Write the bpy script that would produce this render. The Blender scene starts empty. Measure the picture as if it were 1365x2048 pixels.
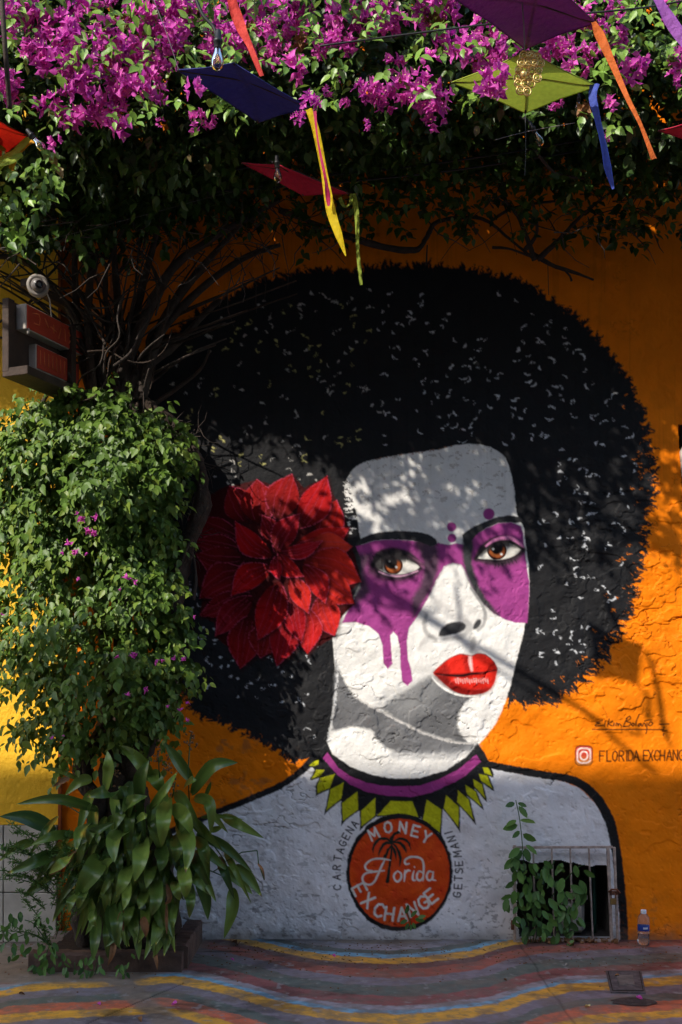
import bpy, math, random
import numpy as np
from mathutils import Vector, Matrix, Quaternion
rnd = random.Random(11)
rng = np.random.default_rng(7)
R = math.radians
scene = bpy.context.scene
COL = scene.collection
# ------------------------------------------------------------------ camera, sky, sun, exposure
DIST = 6.2; EYE = 1.5; S = 340.0
cam_d = bpy.data.cameras.new('camera'); cam = bpy.data.objects.new('camera', cam_d); COL.objects.link(cam)
cam.location = (0, -DIST, EYE); cam.rotation_euler = (R(90), 0, 0)
cam_d.sensor_fit = 'VERTICAL'; cam_d.sensor_height = 36; cam_d.lens = 36*S*DIST/2048
cam_d.shift_y = 346/2048; cam_d.clip_start = .05; cam_d.clip_end = 500
scene.camera = cam
PHI = R(42); RATIO = .95                       # sun comes over the street from the left
ELEV = math.atan(RATIO*math.cos(PHI))
sun_dir = Vector((-math.sin(PHI)*math.cos(ELEV), -math.cos(PHI)*math.cos(ELEV), math.sin(ELEV)))
world = bpy.data.worlds.new('World'); scene.world = world; world.use_nodes = True
wn = world.node_tree; bg = wn.nodes['Background']
sky = wn.nodes.new('ShaderNodeTexSky'); sky.sky_type = 'NISHITA'; sky.sun_disc = False
sky.sun_elevation = ELEV; sky.sun_rotation = math.atan2(sun_dir.x, sun_dir.y)
wn.links.new(sky.outputs[0], bg.inputs[0]); bg.inputs[1].default_value = .15
sl = bpy.data.lights.new('sun', 'SUN'); sl.energy = 2.15; sl.angle = R(.55); sl.color = (1, .93, .82)
so = bpy.data.objects.new('sun', sl); COL.objects.link(so); so.rotation_euler = sun_dir.to_track_quat('Z', 'Y').to_euler(); so.location = (-6, -8, 9)
scene.view_settings.view_transform = 'Standard'; scene.view_settings.look = 'None'
scene.view_settings.exposure = 1.3; scene.view_settings.gamma = 1
scene.cycles.use_denoising = True
scene.cycles.max_bounces = 6; scene.cycles.diffuse_bounces = 3; scene.cycles.transparent_max_bounces = 8

def W(px, py, y=0.0):
    """point of the place seen at photo pixel px, py when it stands y metres from the wall plane (negative = towards the street)"""
    k = (DIST+y)/DIST
    return Vector(((px-682.5)/S*k, y, EYE+(1370-py)/S*k))
def G(px, py, z=0.0):
    """point on the ground"""
    k = (EYE-z)*S/(py-1370)
    return Vector(((px-682.5)/S*k, DIST*k-DIST, z))

# ------------------------------------------------------------------ object helpers
def tag(o, label=None, cat=None, group=None, kind=None):
    if label: o['label'] = label
    if cat: o['category'] = cat
    if group: o['group'] = group
    if kind: o['kind'] = kind
    return o
def empty(name, loc=(0, 0, 0), label=None, cat=None, group=None, rot=None):
    o = bpy.data.objects.new(name, None); COL.objects.link(o); o.location = loc
    o.empty_display_size = .05
    if rot: o.rotation_euler = rot
    return tag(o, label, cat, group)
def mesh_np(name, V, F, attrs=None, smooth=True):
    V = np.asarray(V, dtype=np.float32); F = np.asarray(F, dtype=np.int32)
    me = bpy.data.meshes.new(name); n, k = F.shape
    me.vertices.add(len(V)); me.vertices.foreach_set('co', V.ravel())
    me.loops.add(n*k); me.loops.foreach_set('vertex_index', F.ravel())
    me.polygons.add(n); me.polygons.foreach_set('loop_start', np.arange(0, n*k, k, dtype=np.int32))
    me.polygons.foreach_set('use_smooth', np.full(n, smooth))
    me.update(calc_edges=True)
    for an, (ty, data) in (attrs or {}).items():
        a = me.attributes.new(an, ty, 'POINT')
        a.data.foreach_set('color' if ty == 'FLOAT_COLOR' else 'value', np.ascontiguousarray(data, dtype=np.float32).ravel())
    return me
def obj(name, me, mat=None, parent=None, loc=(0, 0, 0)):
    """link a mesh; vertices are in world space unless loc is given"""
    if mat is not None and not me.materials: me.materials.append(mat)
    o = bpy.data.objects.new(name, me); COL.objects.link(o)
    if parent is not None:
        o.parent = parent
        base = Vector((0, 0, 0)); p = parent
        while p is not None: base = base+Vector(p.location); p = p.parent
        o.location = Vector(loc)-base
    else: o.location = loc
    return o
class MB:
    def __init__(s): s.v = []; s.f = []
    def add(s, vs, fs):
        b = len(s.v); s.v += [tuple(x) for x in vs]; s.f += [tuple(i+b for i in f) for f in fs]; return s
    def box(s, c, size, M=None, bev=0.0):
        hx, hy, hz = size[0]/2, size[1]/2, size[2]/2
        if bev <= 0:
            vs = [Vector((x, y, z)) for x in (-hx, hx) for y in (-hy, hy) for z in (-hz, hz)]
            fs = [(0, 1, 3, 2), (4, 6, 7, 5), (0, 4, 5, 1), (2, 3, 7, 6), (0, 2, 6, 4), (1, 5, 7, 3)]
        else:
            b = bev; vs = []; fs = []

            idx = {}
            for sx in (-1, 1):
                for sy in (-1, 1):
                    for sz in (-1, 1):
                        for a in range(3):
                            p = [sx*(hx-b), sy*(hy-b), sz*(hz-b)]; p[a] += (sx, sy, sz)[a]*b
                            idx[(sx, sy, sz, a)] = len(vs); vs.append(Vector(p))
                        fs.append(tuple(idx[(sx, sy, sz, a)] for a in ((0, 1, 2) if sx*sy*sz > 0 else (0, 2, 1))))
            def q(*k): fs.append(tuple(idx[t] for t in k))
            for s1 in (-1, 1):
                q((s1, -1, -1, 0), (s1, 1, -1, 0), (s1, 1, 1, 0), (s1, -1, 1, 0)) if s1 > 0 else q((s1, -1, -1, 0), (s1, -1, 1, 0), (s1, 1, 1, 0), (s1, 1, -1, 0))
                q((-1, s1, -1, 1), (1, s1, -1, 1), (1, s1, 1, 1), (-1, s1, 1, 1)) if s1 < 0 else q((-1, s1, -1, 1), (-1, s1, 1, 1), (1, s1, 1, 1), (1, s1, -1, 1))
                q((-1, -1, s1, 2), (1, -1, s1, 2), (1, 1, s1, 2), (-1, 1, s1, 2)) if s1 > 0 else q((-1, -1, s1, 2), (-1, 1, s1, 2), (1, 1, s1, 2), (1, -1, s1, 2))
            for s1 in (-1, 1):
                for s2 in (-1, 1):
                    q((s1, s2, -1, 0), (s1, s2, 1, 0), (s1, s2, 1, 1), (s1, s2, -1, 1))
                    q((s1, -1, s2, 0), (s1, 1, s2, 0), (s1, 1, s2, 2), (s1, -1, s2, 2))
                    q((-1, s1, s2, 1), (1, s1, s2, 1), (1, s1, s2, 2), (-1, s1, s2, 2))
        if M is not None: vs = [M @ v for v in vs]
        c = Vector(c); return s.add([v+c for v in vs], fs)
    def tube(s, pts, rad, n=8, cap=True, rough=0.0, seed=0, twist=0.0):
        pts = [Vector(p) for p in pts]; m = len(pts); r_ = random.Random(seed)
        rads = rad if hasattr(rad, '__len__') else [rad]*m
        t0 = (pts[1]-pts[0]).normalized(); u = t0.orthogonal().normalized()
        vs = []; fs = []
        ph = [r_.uniform(0, 6.28) for _ in range(3)]
        for i, p in enumerate(pts):
            t = (pts[min(i+1, m-1)]-pts[max(i-1, 0)]).normalized()
            u = (u-t*u.dot(t)); u = u.normalized() if u.length > 1e-6 else t.orthogonal().normalized()
            w = t.cross(u)
            for j in range(n):
                a = 6.28318*j/n
                r = rads[i]*(1+rough*(.5*math.sin(2*a+ph[0]+twist*i)+.35*math.sin(3*a+ph[1]-twist*.7*i)+r_.uniform(-.4, .4)))
                vs.append(p+(u*math.cos(a)+w*math.sin(a))*r)
        for i in range(m-1):
            for j in range(n):
                a = i*n+j; b = i*n+(j+1) % n
                fs.append((a, b, b+n, a+n))
        if cap:
            vs += [pts[0], pts[-1]]; A = m*n
            for j in range(n):
                fs.append((A, (j+1) % n, j)); fs.append((A+1, (m-1)*n+j, (m-1)*n+(j+1) % n))
        return s.add(vs, fs)
    def lathe(s, prof, n=20, c=(0, 0, 0), M=None):
        vs = []; fs = []; c = Vector(c)
        for (r, z) in prof:
            for j in range(n):
                v = Vector((r*math.cos(6.28318*j/n), r*math.sin(6.28318*j/n), z))
                vs.append((M @ v if M is not None else v)+c)
        for i in range(len(prof)-1):
            for j in range(n):
                a = i*n+j; b = i*n+(j+1) % n; fs.append((a, b, b+n, a+n))
        return s.add(vs, fs)
    def build(s, name, mat, parent=None, smooth=True, shade=None):
        me = bpy.data.meshes.new(name); me.from_pydata(s.v, [], s.f); me.update()
        me.polygons.foreach_set('use_smooth', [smooth]*len(me.polygons))
        o = obj(name, me, mat, parent)
        if shade: me.set_sharp_from_angle(angle=R(shade))
        return o
def spline(P, n=6, closed=False):
    """Catmull-Rom through points (any dimension)"""
    P = [np.asarray(p, float) for p in P]; m = len(P); out = []
    segs = m if closed else m-1
    for i in range(segs):
        if closed: a, b, c, d = P[(i-1) % m], P[i], P[(i+1) % m], P[(i+2) % m]
        else: a, b, c, d = P[max(i-1, 0)], P[i], P[i+1], P[min(i+2, m-1)]
        for k in range(n):
            t = k/n; out.append(.5*((2*b)+(c-a)*t+(2*a-5*b+4*c-d)*t*t+(3*b-a-3*c+d)*t**3))
    if not closed: out.append(P[-1])
    return out

# ------------------------------------------------------------------ noise for relief and paint edges
class VN:
    def __init__(s, seed): s.t = np.random.default_rng(seed).random((256, 256)).astype(np.float32)*2-1
    def __call__(s, x, y):
        xi = np.floor(x).astype(np.int64); yi = np.floor(y).astype(np.int64)
        fx = (x-xi).astype(np.float32); fy = (y-yi).astype(np.float32)
        fx = fx*fx*(3-2*fx); fy = fy*fy*(3-2*fy); a, b, c, d = xi & 255, (xi+1) & 255, yi & 255, (yi+1) & 255
        t = s.t; return (t[a, c]*(1-fx)+t[b, c]*fx)*(1-fy)+(t[a, d]*(1-fx)+t[b, d]*fx)*fy
N1, N2, N3, N4, N5 = (VN(i) for i in range(5))
def fbm(nf, x, y, o=4, g=.5):
    r = 0; a = 1.0; s_ = 0
    for i in range(o): r = r+a*nf(x*2**i+17.3*i, y*2**i+5.1*i); s_ += a; a *= g
    return r/s_
def sst(e0, e1, x):
    t = np.clip((x-e0)/(e1-e0), 0, 1); return t*t*(3-2*t)
def L(r, g, b):
    """sRGB bytes to linear"""
    return tuple((c/255/12.92 if c <= 10 else ((c/255+.055)/1.055)**2.4) for c in (r, g, b))

# ------------------------------------------------------------------ materials
MATS = {}
def mat(name, col, rough=.6, metal=0, noise=None, bump=None, trans=0, alpha=None, spec=None, coat=0, attr=None, transl=0, sheen=0):
    """noise=(scale, amount); bump=(scale, distance)"""
    m = bpy.data.materials.new(name); m.use_nodes = True; nt = m.node_tree; n = nt.nodes; l = nt.links
    p = n['Principled BSDF']; p.inputs['Roughness'].default_value = rough; p.inputs['Metallic'].default_value = metal
    c4 = (*col, 1); src = None
    if attr:
        a = n.new('ShaderNodeAttribute'); a.attribute_name = attr; src = a.outputs['Color']
    if noise:
        tc = n.new('ShaderNodeTexCoord'); no = n.new('ShaderNodeTexNoise'); no.inputs['Scale'].default_value = noise[0]; no.inputs['Detail'].default_value = 6
        l.new(tc.outputs['Object'], no.inputs['Vector'])
        mr = n.new('ShaderNodeMapRange'); mr.inputs[1].default_value = .3; mr.inputs[2].default_value = .7; mr.inputs[3].default_value = 1-noise[1]; mr.inputs[4].default_value = 1+noise[1]*.6
        l.new(no.outputs[0], mr.inputs[0])
        mx = n.new('ShaderNodeVectorMath'); mx.operation = 'SCALE'; l.new(mr.outputs[0], mx.inputs['Scale'])
        if src is not None: l.new(src, mx.inputs[0])
        else: mx.inputs[0].default_value = col
        src = mx.outputs[0]
    if src is not None: l.new(src, p.inputs['Base Color'])
    else: p.inputs['Base Color'].default_value = c4
    if bump:
        tc = n.new('ShaderNodeTexCoord'); no = n.new('ShaderNodeTexNoise'); no.inputs['Scale'].default_value = bump[0]; no.inputs['Detail'].default_value = 8; no.inputs['Roughness'].default_value = .6
        l.new(tc.outputs['Object'], no.inputs['Vector'])
        b = n.new('ShaderNodeBump'); b.inputs['Distance'].default_value = bump[1]; b.inputs['Strength'].default_value = 1
        l.new(no.outputs[0], b.inputs['Height']); l.new(b.outputs[0], p.inputs['Normal'])
    if trans: p.inputs['Transmission Weight'].default_value = trans; p.inputs['IOR'].default_value = 1.3
    if spec is not None: p.inputs['Specular IOR Level'].default_value = spec
    if coat: p.inputs['Coat Weight'].default_value = coat
    if transl:
        tr = n.new('ShaderNodeBsdfTranslucent'); ms = n.new('ShaderNodeMixShader'); ms.inputs[0].default_value = transl
        if src is not None: l.new(src, tr.inputs[0])
        else: tr.inputs[0].default_value = c4
        l.new(p.outputs[0], ms.inputs[1]); l.new(tr.outputs[0], ms.inputs[2]); l.new(ms.outputs[0], n['Material Output'].inputs[0])
    MATS[name] = m; return m
def leaf_mat(name, dark, light, rough=.4, transl=.22, attr='tint', spec=.5, dead=None):
    m = bpy.data.materials.new(name); m.use_nodes = True; nt = m.node_tree; n = nt.nodes; l = nt.links
    p = n['Principled BSDF']; p.inputs['Roughness'].default_value = rough; p.inputs['Specular IOR Level'].default_value = spec
    a = n.new('ShaderNodeAttribute'); a.attribute_name = attr
    oi = n.new('ShaderNodeObjectInfo')
    ad = n.new('ShaderNodeMath'); ad.operation = 'ADD'; l.new(a.outputs['Fac'], ad.inputs[0])
    mu = n.new('ShaderNodeMath'); mu.operation = 'MULTIPLY'; mu.inputs[1].default_value = .25; l.new(oi.outputs['Random'], mu.inputs[0]); l.new(mu.outputs[0], ad.inputs[1])
    r = n.new('ShaderNodeValToRGB'); r.color_ramp.elements[0].color = (*dark, 1); r.color_ramp.elements[1].color = (*(dead or light), 1); r.color_ramp.elements[1].position = 1
    e = r.color_ramp.elements.new(.52); e.color = (*light, 1)
    if dead: e = r.color_ramp.elements.new(.66); e.color = (min(1, light[0]*1.7), light[1]*1.15, light[2], 1)
    hf = n.new('ShaderNodeMath'); hf.operation = 'MULTIPLY'; hf.inputs[1].default_value = .48; l.new(ad.outputs[0], hf.inputs[0]); ad = hf
    l.new(ad.outputs[0], r.inputs[0]); l.new(r.outputs[0], p.inputs['Base Color'])
    tr = n.new('ShaderNodeBsdfTranslucent'); ms = n.new('ShaderNodeMixShader'); ms.inputs[0].default_value = transl
    l.new(r.outputs[0], tr.inputs[0]); l.new(p.outputs[0], ms.inputs[1]); l.new(tr.outputs[0], ms.inputs[2]); l.new(ms.outputs[0], n['Material Output'].inputs[0])
    return m
M_paint = mat('wall_paint', (1, 1, 1), rough=.62, attr='paint', noise=(7, .10), bump=(110, .0016), spec=.12)
M_ground = mat('painted_concrete', (1, 1, 1), rough=.55, attr='paint', noise=(14, .22), bump=(70, .003))
M_yellow = mat('yellow_plaster', L(255, 196, 36), rough=.75, noise=(3, .10), bump=(38, .008))
M_tile = mat('pale_wainscot', L(196, 190, 178), rough=.6, noise=(9, .2), bump=(60, .002))
M_grout = mat('grout', L(120, 112, 100), rough=.9)
M_concrete = mat('bare_concrete', L(120, 112, 104), rough=.85, noise=(11, .35), bump=(45, .006))
M_brickc = mat('worn_red_concrete', L(98, 76, 66), rough=.85, noise=(9, .5), bump=(40, .008))
M_soil = mat('soil', L(48, 36, 26), rough=1, noise=(30, .4), bump=(60, .01))
M_dark = mat('niche_dark', L(84, 78, 74), rough=.95, noise=(12, .4), bump=(20, .02))
M_bark = mat('bark', L(62, 48, 38), rough=.9, noise=(22, .45), bump=(55, .012))
M_barkg = mat('grey_stem', L(62, 52, 45), rough=.9, noise=(30, .35), bump=(80, .006))
M_leaf = leaf_mat('vine_leaf', (.009, .035, .006), (.125, .22, .03), rough=.46, spec=.4, dead=(.2, .12, .05))
M_leafshade = leaf_mat('vine_leaf_shaded', (.008, .03, .006), (.085, .165, .026), dead=(.16, .09, .04))  # darker copy of the vine leaf, canopy shade put into its green
M_broad = leaf_mat('broad_leaf', (.025, .075, .018), (.31, .44, .075), rough=.3, transl=.15, dead=(.16, .10, .05))
M_weed = leaf_mat('weed_leaf', (.025, .085, .018), (.14, .30, .05), rough=.5)
M_dryleaf = mat('dry_leaf', L(140, 98, 62), rough=.8, noise=(40, .3))
M_bract = leaf_mat('bract', (.38, .012, .32), (1.0, .19, .72), rough=.6, transl=.4, spec=.2, dead=(.5, .25, .2))
M_pale = mat('flower_tube', L(240, 220, 150), rough=.6)
M_rust = mat('rusty_white_metal', L(176, 158, 148), rough=.6, noise=(34, .5), bump=(80, .002))
M_rust2 = mat('rust', L(120, 72, 48), rough=.85, noise=(40, .4), bump=(90, .002))
M_brass = mat('dull_brass', L(150, 120, 70), rough=.5, metal=.6, noise=(40, .3))
M_gold = mat('gold_wire', L(236, 204, 130), rough=.35, metal=.6)
M_black = mat('black_rubber', L(16, 16, 17), rough=.5)
M_wire = mat('wire', L(26, 24, 24), rough=.6)
M_glass = mat('clear_glass', (1, 1, 1), rough=.03, trans=1)
M_bulb = M_glass
M_fil = mat('filament', L(210, 170, 110), rough=.4, metal=.5)
M_wood = mat('dark_wood', L(62, 46, 36), rough=.8, noise=(18, .35), bump=(50, .004))
M_white = mat('white_plastic', L(176, 168, 158), rough=.6, noise=(16, .2))
M_signred = mat('sign_red', L(176, 58, 34), rough=.5, noise=(10, .15))
M_signmark = mat('sign_mark', L(214, 110, 62), rough=.5)
M_lens = mat('lens_black', L(12, 12, 16), rough=.15)
M_house = mat('opposite_plaster', L(120, 112, 104), rough=.85, noise=(4, .1), bump=(30, .006))
M_shutter = mat('shutter_paint', L(60, 92, 88), rough=.6, noise=(10, .15))
M_tileroof = mat('clay_tile', L(150, 82, 56), rough=.85, noise=(12, .3))
M_plast = mat('bottle_plastic', (.97, .98, 1), rough=.08, trans=.92)
M_water = mat('bottle_water', (.95, .98, 1), rough=.02, trans=1)
M_cap = mat('bottle_cap', L(235, 235, 240), rough=.4)
M_lab = mat('bottle_label', L(24, 60, 150), rough=.4)
M_labw = mat('bottle_label_print', L(220, 225, 235), rough=.4)
M_pipe = mat('green_pipe', L(18, 70, 60), rough=.5)
M_string = mat('string', L(120, 112, 112), rough=.7)
def cloth(name, c, transl=.35): return mat('cloth_'+name, L(*c), rough=.7, noise=(60, .12), transl=transl, bump=(11, .02))

# ------------------------------------------------------------------ the painted wall: relief and mural
def axis(parts):
    out = []
    for a, b, st in parts: out += list(np.arange(a, b, st))
    return np.array(out+[parts[-1][1]], dtype=np.float64)
gx = axis([(122, 250, 3.5), (250, 390, 2.6), (390, 640, 1.9), (640, 1070, 1.5), (1070, 1130, 2.2), (1130, 1372, 1.6), (1372, 1700, 8)])
gz = axis([(-140, 330, 8), (330, 520, 4), (520, 880, 2.1), (880, 1250, 1.6), (1250, 1500, 1.6), (1500, 1870, 1.5), (1870, 1884, 2)])
GX, GY = np.meshgrid(gx, gz, indexing='xy'); GX = GX.astype(np.float32); GY = GY.astype(np.float32)
H_, W_ = GX.shape
C = np.zeros((H_, W_, 3), np.float32)
REG = np.zeros((H_, W_), np.int16)
REGN = ['plaster_field']
def region(name):
    REGN.append(name); return len(REGN)-1
def window(x0, y0, x1, y1):
    i0 = max(np.searchsorted(gz, y0)-1, 0); i1 = min(np.searchsorted(gz, y1)+1, H_)
    j0 = max(np.searchsorted(gx, x0)-1, 0); j1 = min(np.searchsorted(gx, x1)+1, W_)
    return slice(i0, i1), slice(j0, j1)
def warped(X, Y, rough, sc):
    if rough <= 0: return X, Y
    return X+rough*fbm(N1, X/sc, Y/sc, 3, .6), Y+rough*fbm(N2, X/sc+40, Y/sc+9, 3, .6)
def put(w, A, col, reg=None):
    A = A[..., None]
    if callable(col): col = col(GX[w], GY[w])
    C[w] = C[w]*(1-A)+np.asarray(col, np.float32)*A
    if reg is not None:
        sub = REG[w]; sub[A[..., 0] > .5] = reg; REG[w] = sub
def sdpoly(X, Y, P):
    P = np.asarray(P, np.float32); d = np.full(X.shape, 1e9, np.float32); ins = np.zeros(X.shape, bool); n = len(P)
    for i in range(n):
        ax, ay = P[i]; bx, by = P[(i+1) % n]; ex, ey = bx-ax, by-ay; q = ex*ex+ey*ey+1e-9
        wx = X-ax; wy = Y-ay; t = np.clip((wx*ex+wy*ey)/q, 0, 1)
        d = np.minimum(d, (wx-ex*t)**2+(wy-ey*t)**2)
        if abs(ey) > 1e-9:
            c = (Y >= min(ay, by)) & (Y < max(ay, by)); ins ^= c & (X < ax+ex*(Y-ay)/ey)
    d = np.sqrt(d); return np.where(ins, -d, d)
def fill(P, col, soft=1.6, rough=0.8, sc=7., a=1., reg=None, sm=0, closed=True):
    if sm: P = spline(P, sm, True)
    P = np.array([tuple(p) for p in P]); m = soft+rough+2
    w = window(P[:, 0].min()-m, P[:, 1].min()-m, P[:, 0].max()+m, P[:, 1].max()+m)
    X, Y = GX[w], GY[w]
    if X.size == 0: return
    X, Y = warped(X, Y, rough, sc); sd = sdpoly(X, Y, P)
    put(w, np.clip(.5-sd/(2*soft*.5+1e-6)*.5, 0, 1)*a if soft <= 3 else sst(soft, -soft*.6, sd)*a, col, reg)
def stroke(P, wd, col, soft=1.2, rough=.4, a=1., sm=0, reg=None, dry=0):
    """polyline brush stroke of full width wd (number or per-point list)"""
    wl = wd if hasattr(wd, '__len__') else [wd]*len(P)
    Q = [(*p[:2], q) for p, q in zip(P, wl)]
    if sm: Q = spline(Q, sm)
    Q = np.array([tuple(q) for q in Q], np.float32); m = Q[:, 2].max()/2+soft+rough+2
    w = window(Q[:, 0].min()-m, Q[:, 1].min()-m, Q[:, 0].max()+m, Q[:, 1].max()+m)
    X, Y = GX[w], GY[w]
    if X.size == 0: return
    X0, Y0 = X, Y
    X, Y = warped(X, Y, rough, 6.); d = np.full(X.shape, 1e9, np.float32)
    for i in range(len(Q)-1):
        ax, ay, ra = Q[i]; bx, by, rb = Q[i+1]; ex, ey = bx-ax, by-ay; q = ex*ex+ey*ey+1e-9
        wx = X-ax; wy = Y-ay; t = np.clip((wx*ex+wy*ey)/q, 0, 1)
        d = np.minimum(d, np.sqrt((wx-ex*t)**2+(wy-ey*t)**2)-(ra+(rb-ra)*t)/2)
    A = np.clip(.5-d/soft*.5, 0, 1) if soft <= 3 else sst(soft, -soft*.4, d)
    if dry: A = A*sst(-.25, .25, fbm(N4, X0/3.2, Y0/3.2, 2)+dry)
    put(w, A*a, col, reg)
def disc(cx, cy, r, col, ry=None, **k):
    ry = ry or r
    fill([(cx+r*math.cos(t*math.pi/10), cy+ry*math.sin(t*math.pi/10)) for t in range(20)], col, **k)
Z = lambda ox, oy, s_: (lambda *p: [(ox+x/s_, oy+y/s_) for x, y in p])
z4 = Z(640, 860, 2.967); z5 = Z(600, 1180, 2.73); z6 = Z(370, 920, 3.689); z7 = Z(600, 1480, 3.25); z8 = Z(980, 1420, 3.262)
BLACK = L(35, 35, 37); WHITE = L(236, 233, 228); PURP = L(160, 66, 136); GREY = L(112, 112, 114); LIME = L(196, 196, 30); ORANGE = (.94, .235, .003)
MED = L(214, 74, 26); CHAR = L(62, 62, 64)
C[:] = ORANGE
# faded/older coats on the plain plaster
f_ = fbm(N3, GX/160, GY/160, 4); C *= (1+.10*f_)[..., None]
g_ = sst(.25, .55, fbm(N4, GX/70, GY/50, 4)); C *= (1-.10*g_)[..., None]*np.array([1, .96, 1], np.float32)
# chipped plaster with brick showing high up behind the vine
w = window(122, 440, 262, 720); X, Y = GX[w], GY[w]
A = sst(.02, .16, fbm(N2, X/26, Y/34, 4))*sst(262, 225, X)*sst(720, 660, Y); put(w, A*.9, L(150, 92, 70)); 
A = sst(.30, .42, fbm(N5, X/12, Y/16, 3))*sst(262, 225, X); put(w, A*.8, L(196, 150, 120))
# hair
r_hair = region('mural_hair')
HAIR = [(268, 780), (285, 725), (330, 680), (400, 632), (460, 598), (520, 572), (580, 556), (640, 546), (700, 547), (770, 537), (840, 536), (900, 541), (960, 550), (1010, 561), (1060, 578), (1100, 608), (1150, 640), (1185, 678), (1215, 712), (1245, 752), (1266, 795), (1284, 845), (1290, 900), (1298, 940), (1294, 990), (1282, 1040), (1276, 1090), (1264, 1135), (1256, 1180), (1246, 1225), (1222, 1272), (1195, 1318), (1150, 1358), (1105, 1393), (1062, 1398), (1005, 1382), (980, 1300), (800, 1200), (720, 1350), (690, 1480), (662, 1500), (628, 1518), (596, 1516), (555, 1492), (500, 1464), (440, 1436), (395, 1420), (360, 1370), (325, 1300), (290, 1150), (272, 1000), (262, 880)]
fill(HAIR, BLACK, soft=2.2, rough=9, sc=9, reg=r_hair, sm=3)
hs = spline(HAIR, 6, True)
for i, p in enumerate(hs):
    if i % 6 == 0: pass
    if p[1] > 1180 and 640 < p[0] < 1000: continue
    if p[1] > 1400 and p[0] > 600 and p[0] < 1000: continue
    cxh, cyh = 790, 980
    for k in range(4 if p[0] > 380 else 2):
        a = math.atan2(p[1]-cyh, p[0]-cxh)+rnd.uniform(-.75, .75); ln = rnd.uniform(6, 20)*(1.2 if p[0] > 1000 and p[1] > 850 else .62)
        qx = p[0]+rnd.uniform(-9, 9); qy = p[1]+rnd.uniform(-9, 9)
        b = a+rnd.uniform(-.8, .8)
        stroke([(qx-8*math.cos(a), qy-8*math.sin(a)), (qx+ln*.5*math.cos(a), qy+ln*.5*math.sin(a)), (qx+ln*.5*math.cos(a)+ln*.4*math.cos(b), qy+ln*.5*math.sin(a)+ln*.4*math.sin(b))], [8, rnd.uniform(3, 6), 2.2], BLACK, soft=1.4, rough=4, reg=r_hair, dry=.25 if k % 2 else 0)
# orange showing through the brushed edge on the right
for i in range(210):
    p = hs[rnd.randrange(len(hs))]
    if not (p[0] > 1090 and 640 < p[1] < 1400) or (p[1] < 880 and rnd.random() < .75): continue
    t = math.atan2(p[1]-980, p[0]-790); q = abs(rnd.gauss(0, 1))*(30 if 1080 < p[1] < 1240 else 14)+3; x = p[0]-q*math.cos(t); y = p[1]-q*math.sin(t)+rnd.uniform(-8, 8)
    for k in range(2):
        ln = rnd.uniform(3, 10); a = t+rnd.uniform(-1, 1); x += rnd.uniform(-6, 6); y += rnd.uniform(-6, 6); stroke([(x, y), (x+ln*math.cos(a), y+ln*math.sin(a))], [rnd.uniform(.8, 2.2), 1], ORANGE, soft=1.3, rough=2.5, a=.8, dry=.05)
# chalky curl marks all over the hair
def curl(x, y, c, big=1.):
    k = rnd.random(); a = rnd.uniform(0, 6.28); r = rnd.uniform(6, 14)*big
    for q in range(rnd.choice((1, 2, 2, 3))):
        n = 5; ar = rnd.uniform(1.2, 3.0); sgn = rnd.choice((-1, 1)); x0 = x+rnd.uniform(-9, 9); y0 = y+q*rnd.uniform(7, 13)
        P = [(x0+r*.8*math.cos(a+sgn*ar*i/n), y0+r*.6*math.sin(a+sgn*ar*i/n)) for i in range(n)]
        stroke(P, [rnd.uniform(.6, 2), rnd.uniform(1.5, 4), rnd.uniform(2, 5.5), rnd.uniform(1, 3.5), .8], c, soft=1.3, rough=1.8, a=rnd.uniform(.7, 1), dry=rnd.uniform(.1, .35)); a += rnd.uniform(1.5, 4)
hp = np.array([tuple(p) for p in spline([(p[0]*.94+48, p[1]*.93+62) for p in HAIR], 2, True)])
cnt = 0; used = []
while cnt < 270:
    x = rnd.uniform(330, 1275); y = rnd.uniform(580, 1480)
    if any((x-u)**2+(y-v)**2 < 23**2 for u, v in used): continue
    if sdpoly(np.array([[x]], np.float32), np.array([[y]], np.float32), hp)[0, 0] > 0: continue
    if 630 < x < 1075 and y > 880: continue
    used.append((x, y)); cnt += 1
    curl(x, y, L(226, 228, 232) if x > 760 or y > 1100 else (L(200, 196, 190) if rnd.random() < .6 else L(196, 190, 120)), 1.0 if x > 700 else .8)
# body, shoulders
r_body = region('mural_shoulders')
BODY = [(240, 1890), (240, 1760), (300, 1672), (400, 1645), (431, 1628), (492, 1602), (560, 1573), (600, 1545), (628, 1520), (655, 1500), (950, 1500), (980, 1534), (1057, 1550), (1127, 1562), (1160, 1576), (1190, 1606), (1215, 1646), (1224, 1690), (1232, 1750), (1238, 1820), (1241, 1890)]
def whitewash(X, Y):
    n = fbm(N3, X/34, Y/30, 5, .6); d = sst(.28, .46, fbm(N5, X/15, Y/9, 4, .6))*.45*sst(1560, 1850, Y)
    b = 1.04+.06*n-d*1.15; return np.stack([WHITE[0]*b*.97, WHITE[1]*b*.98, WHITE[2]*b*1.05], -1)
fill(BODY, whitewash, soft=1.5, rough=2, reg=r_body)
lo = [(975, 1529), (1044, 1542), (1095, 1551), (1135, 1557), (1165, 1570), (1195, 1598), (1219, 1641), (1231, 1692), (1240, 1770), (1246, 1830), (1248, 1890)]
stroke(lo, [14, 15, 15, 16, 17, 19, 19, 19, 18, 16, 15], BLACK, sm=4, rough=1.6, reg=r_hair)
stroke([(300, 1674), (360, 1656), (400, 1640), (431, 1625), (492, 1601), (560, 1572), (605, 1540), (640, 1505)], [12, 12, 12, 12, 12, 13, 14, 22], BLACK, sm=4, rough=1.6, reg=r_hair)
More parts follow.
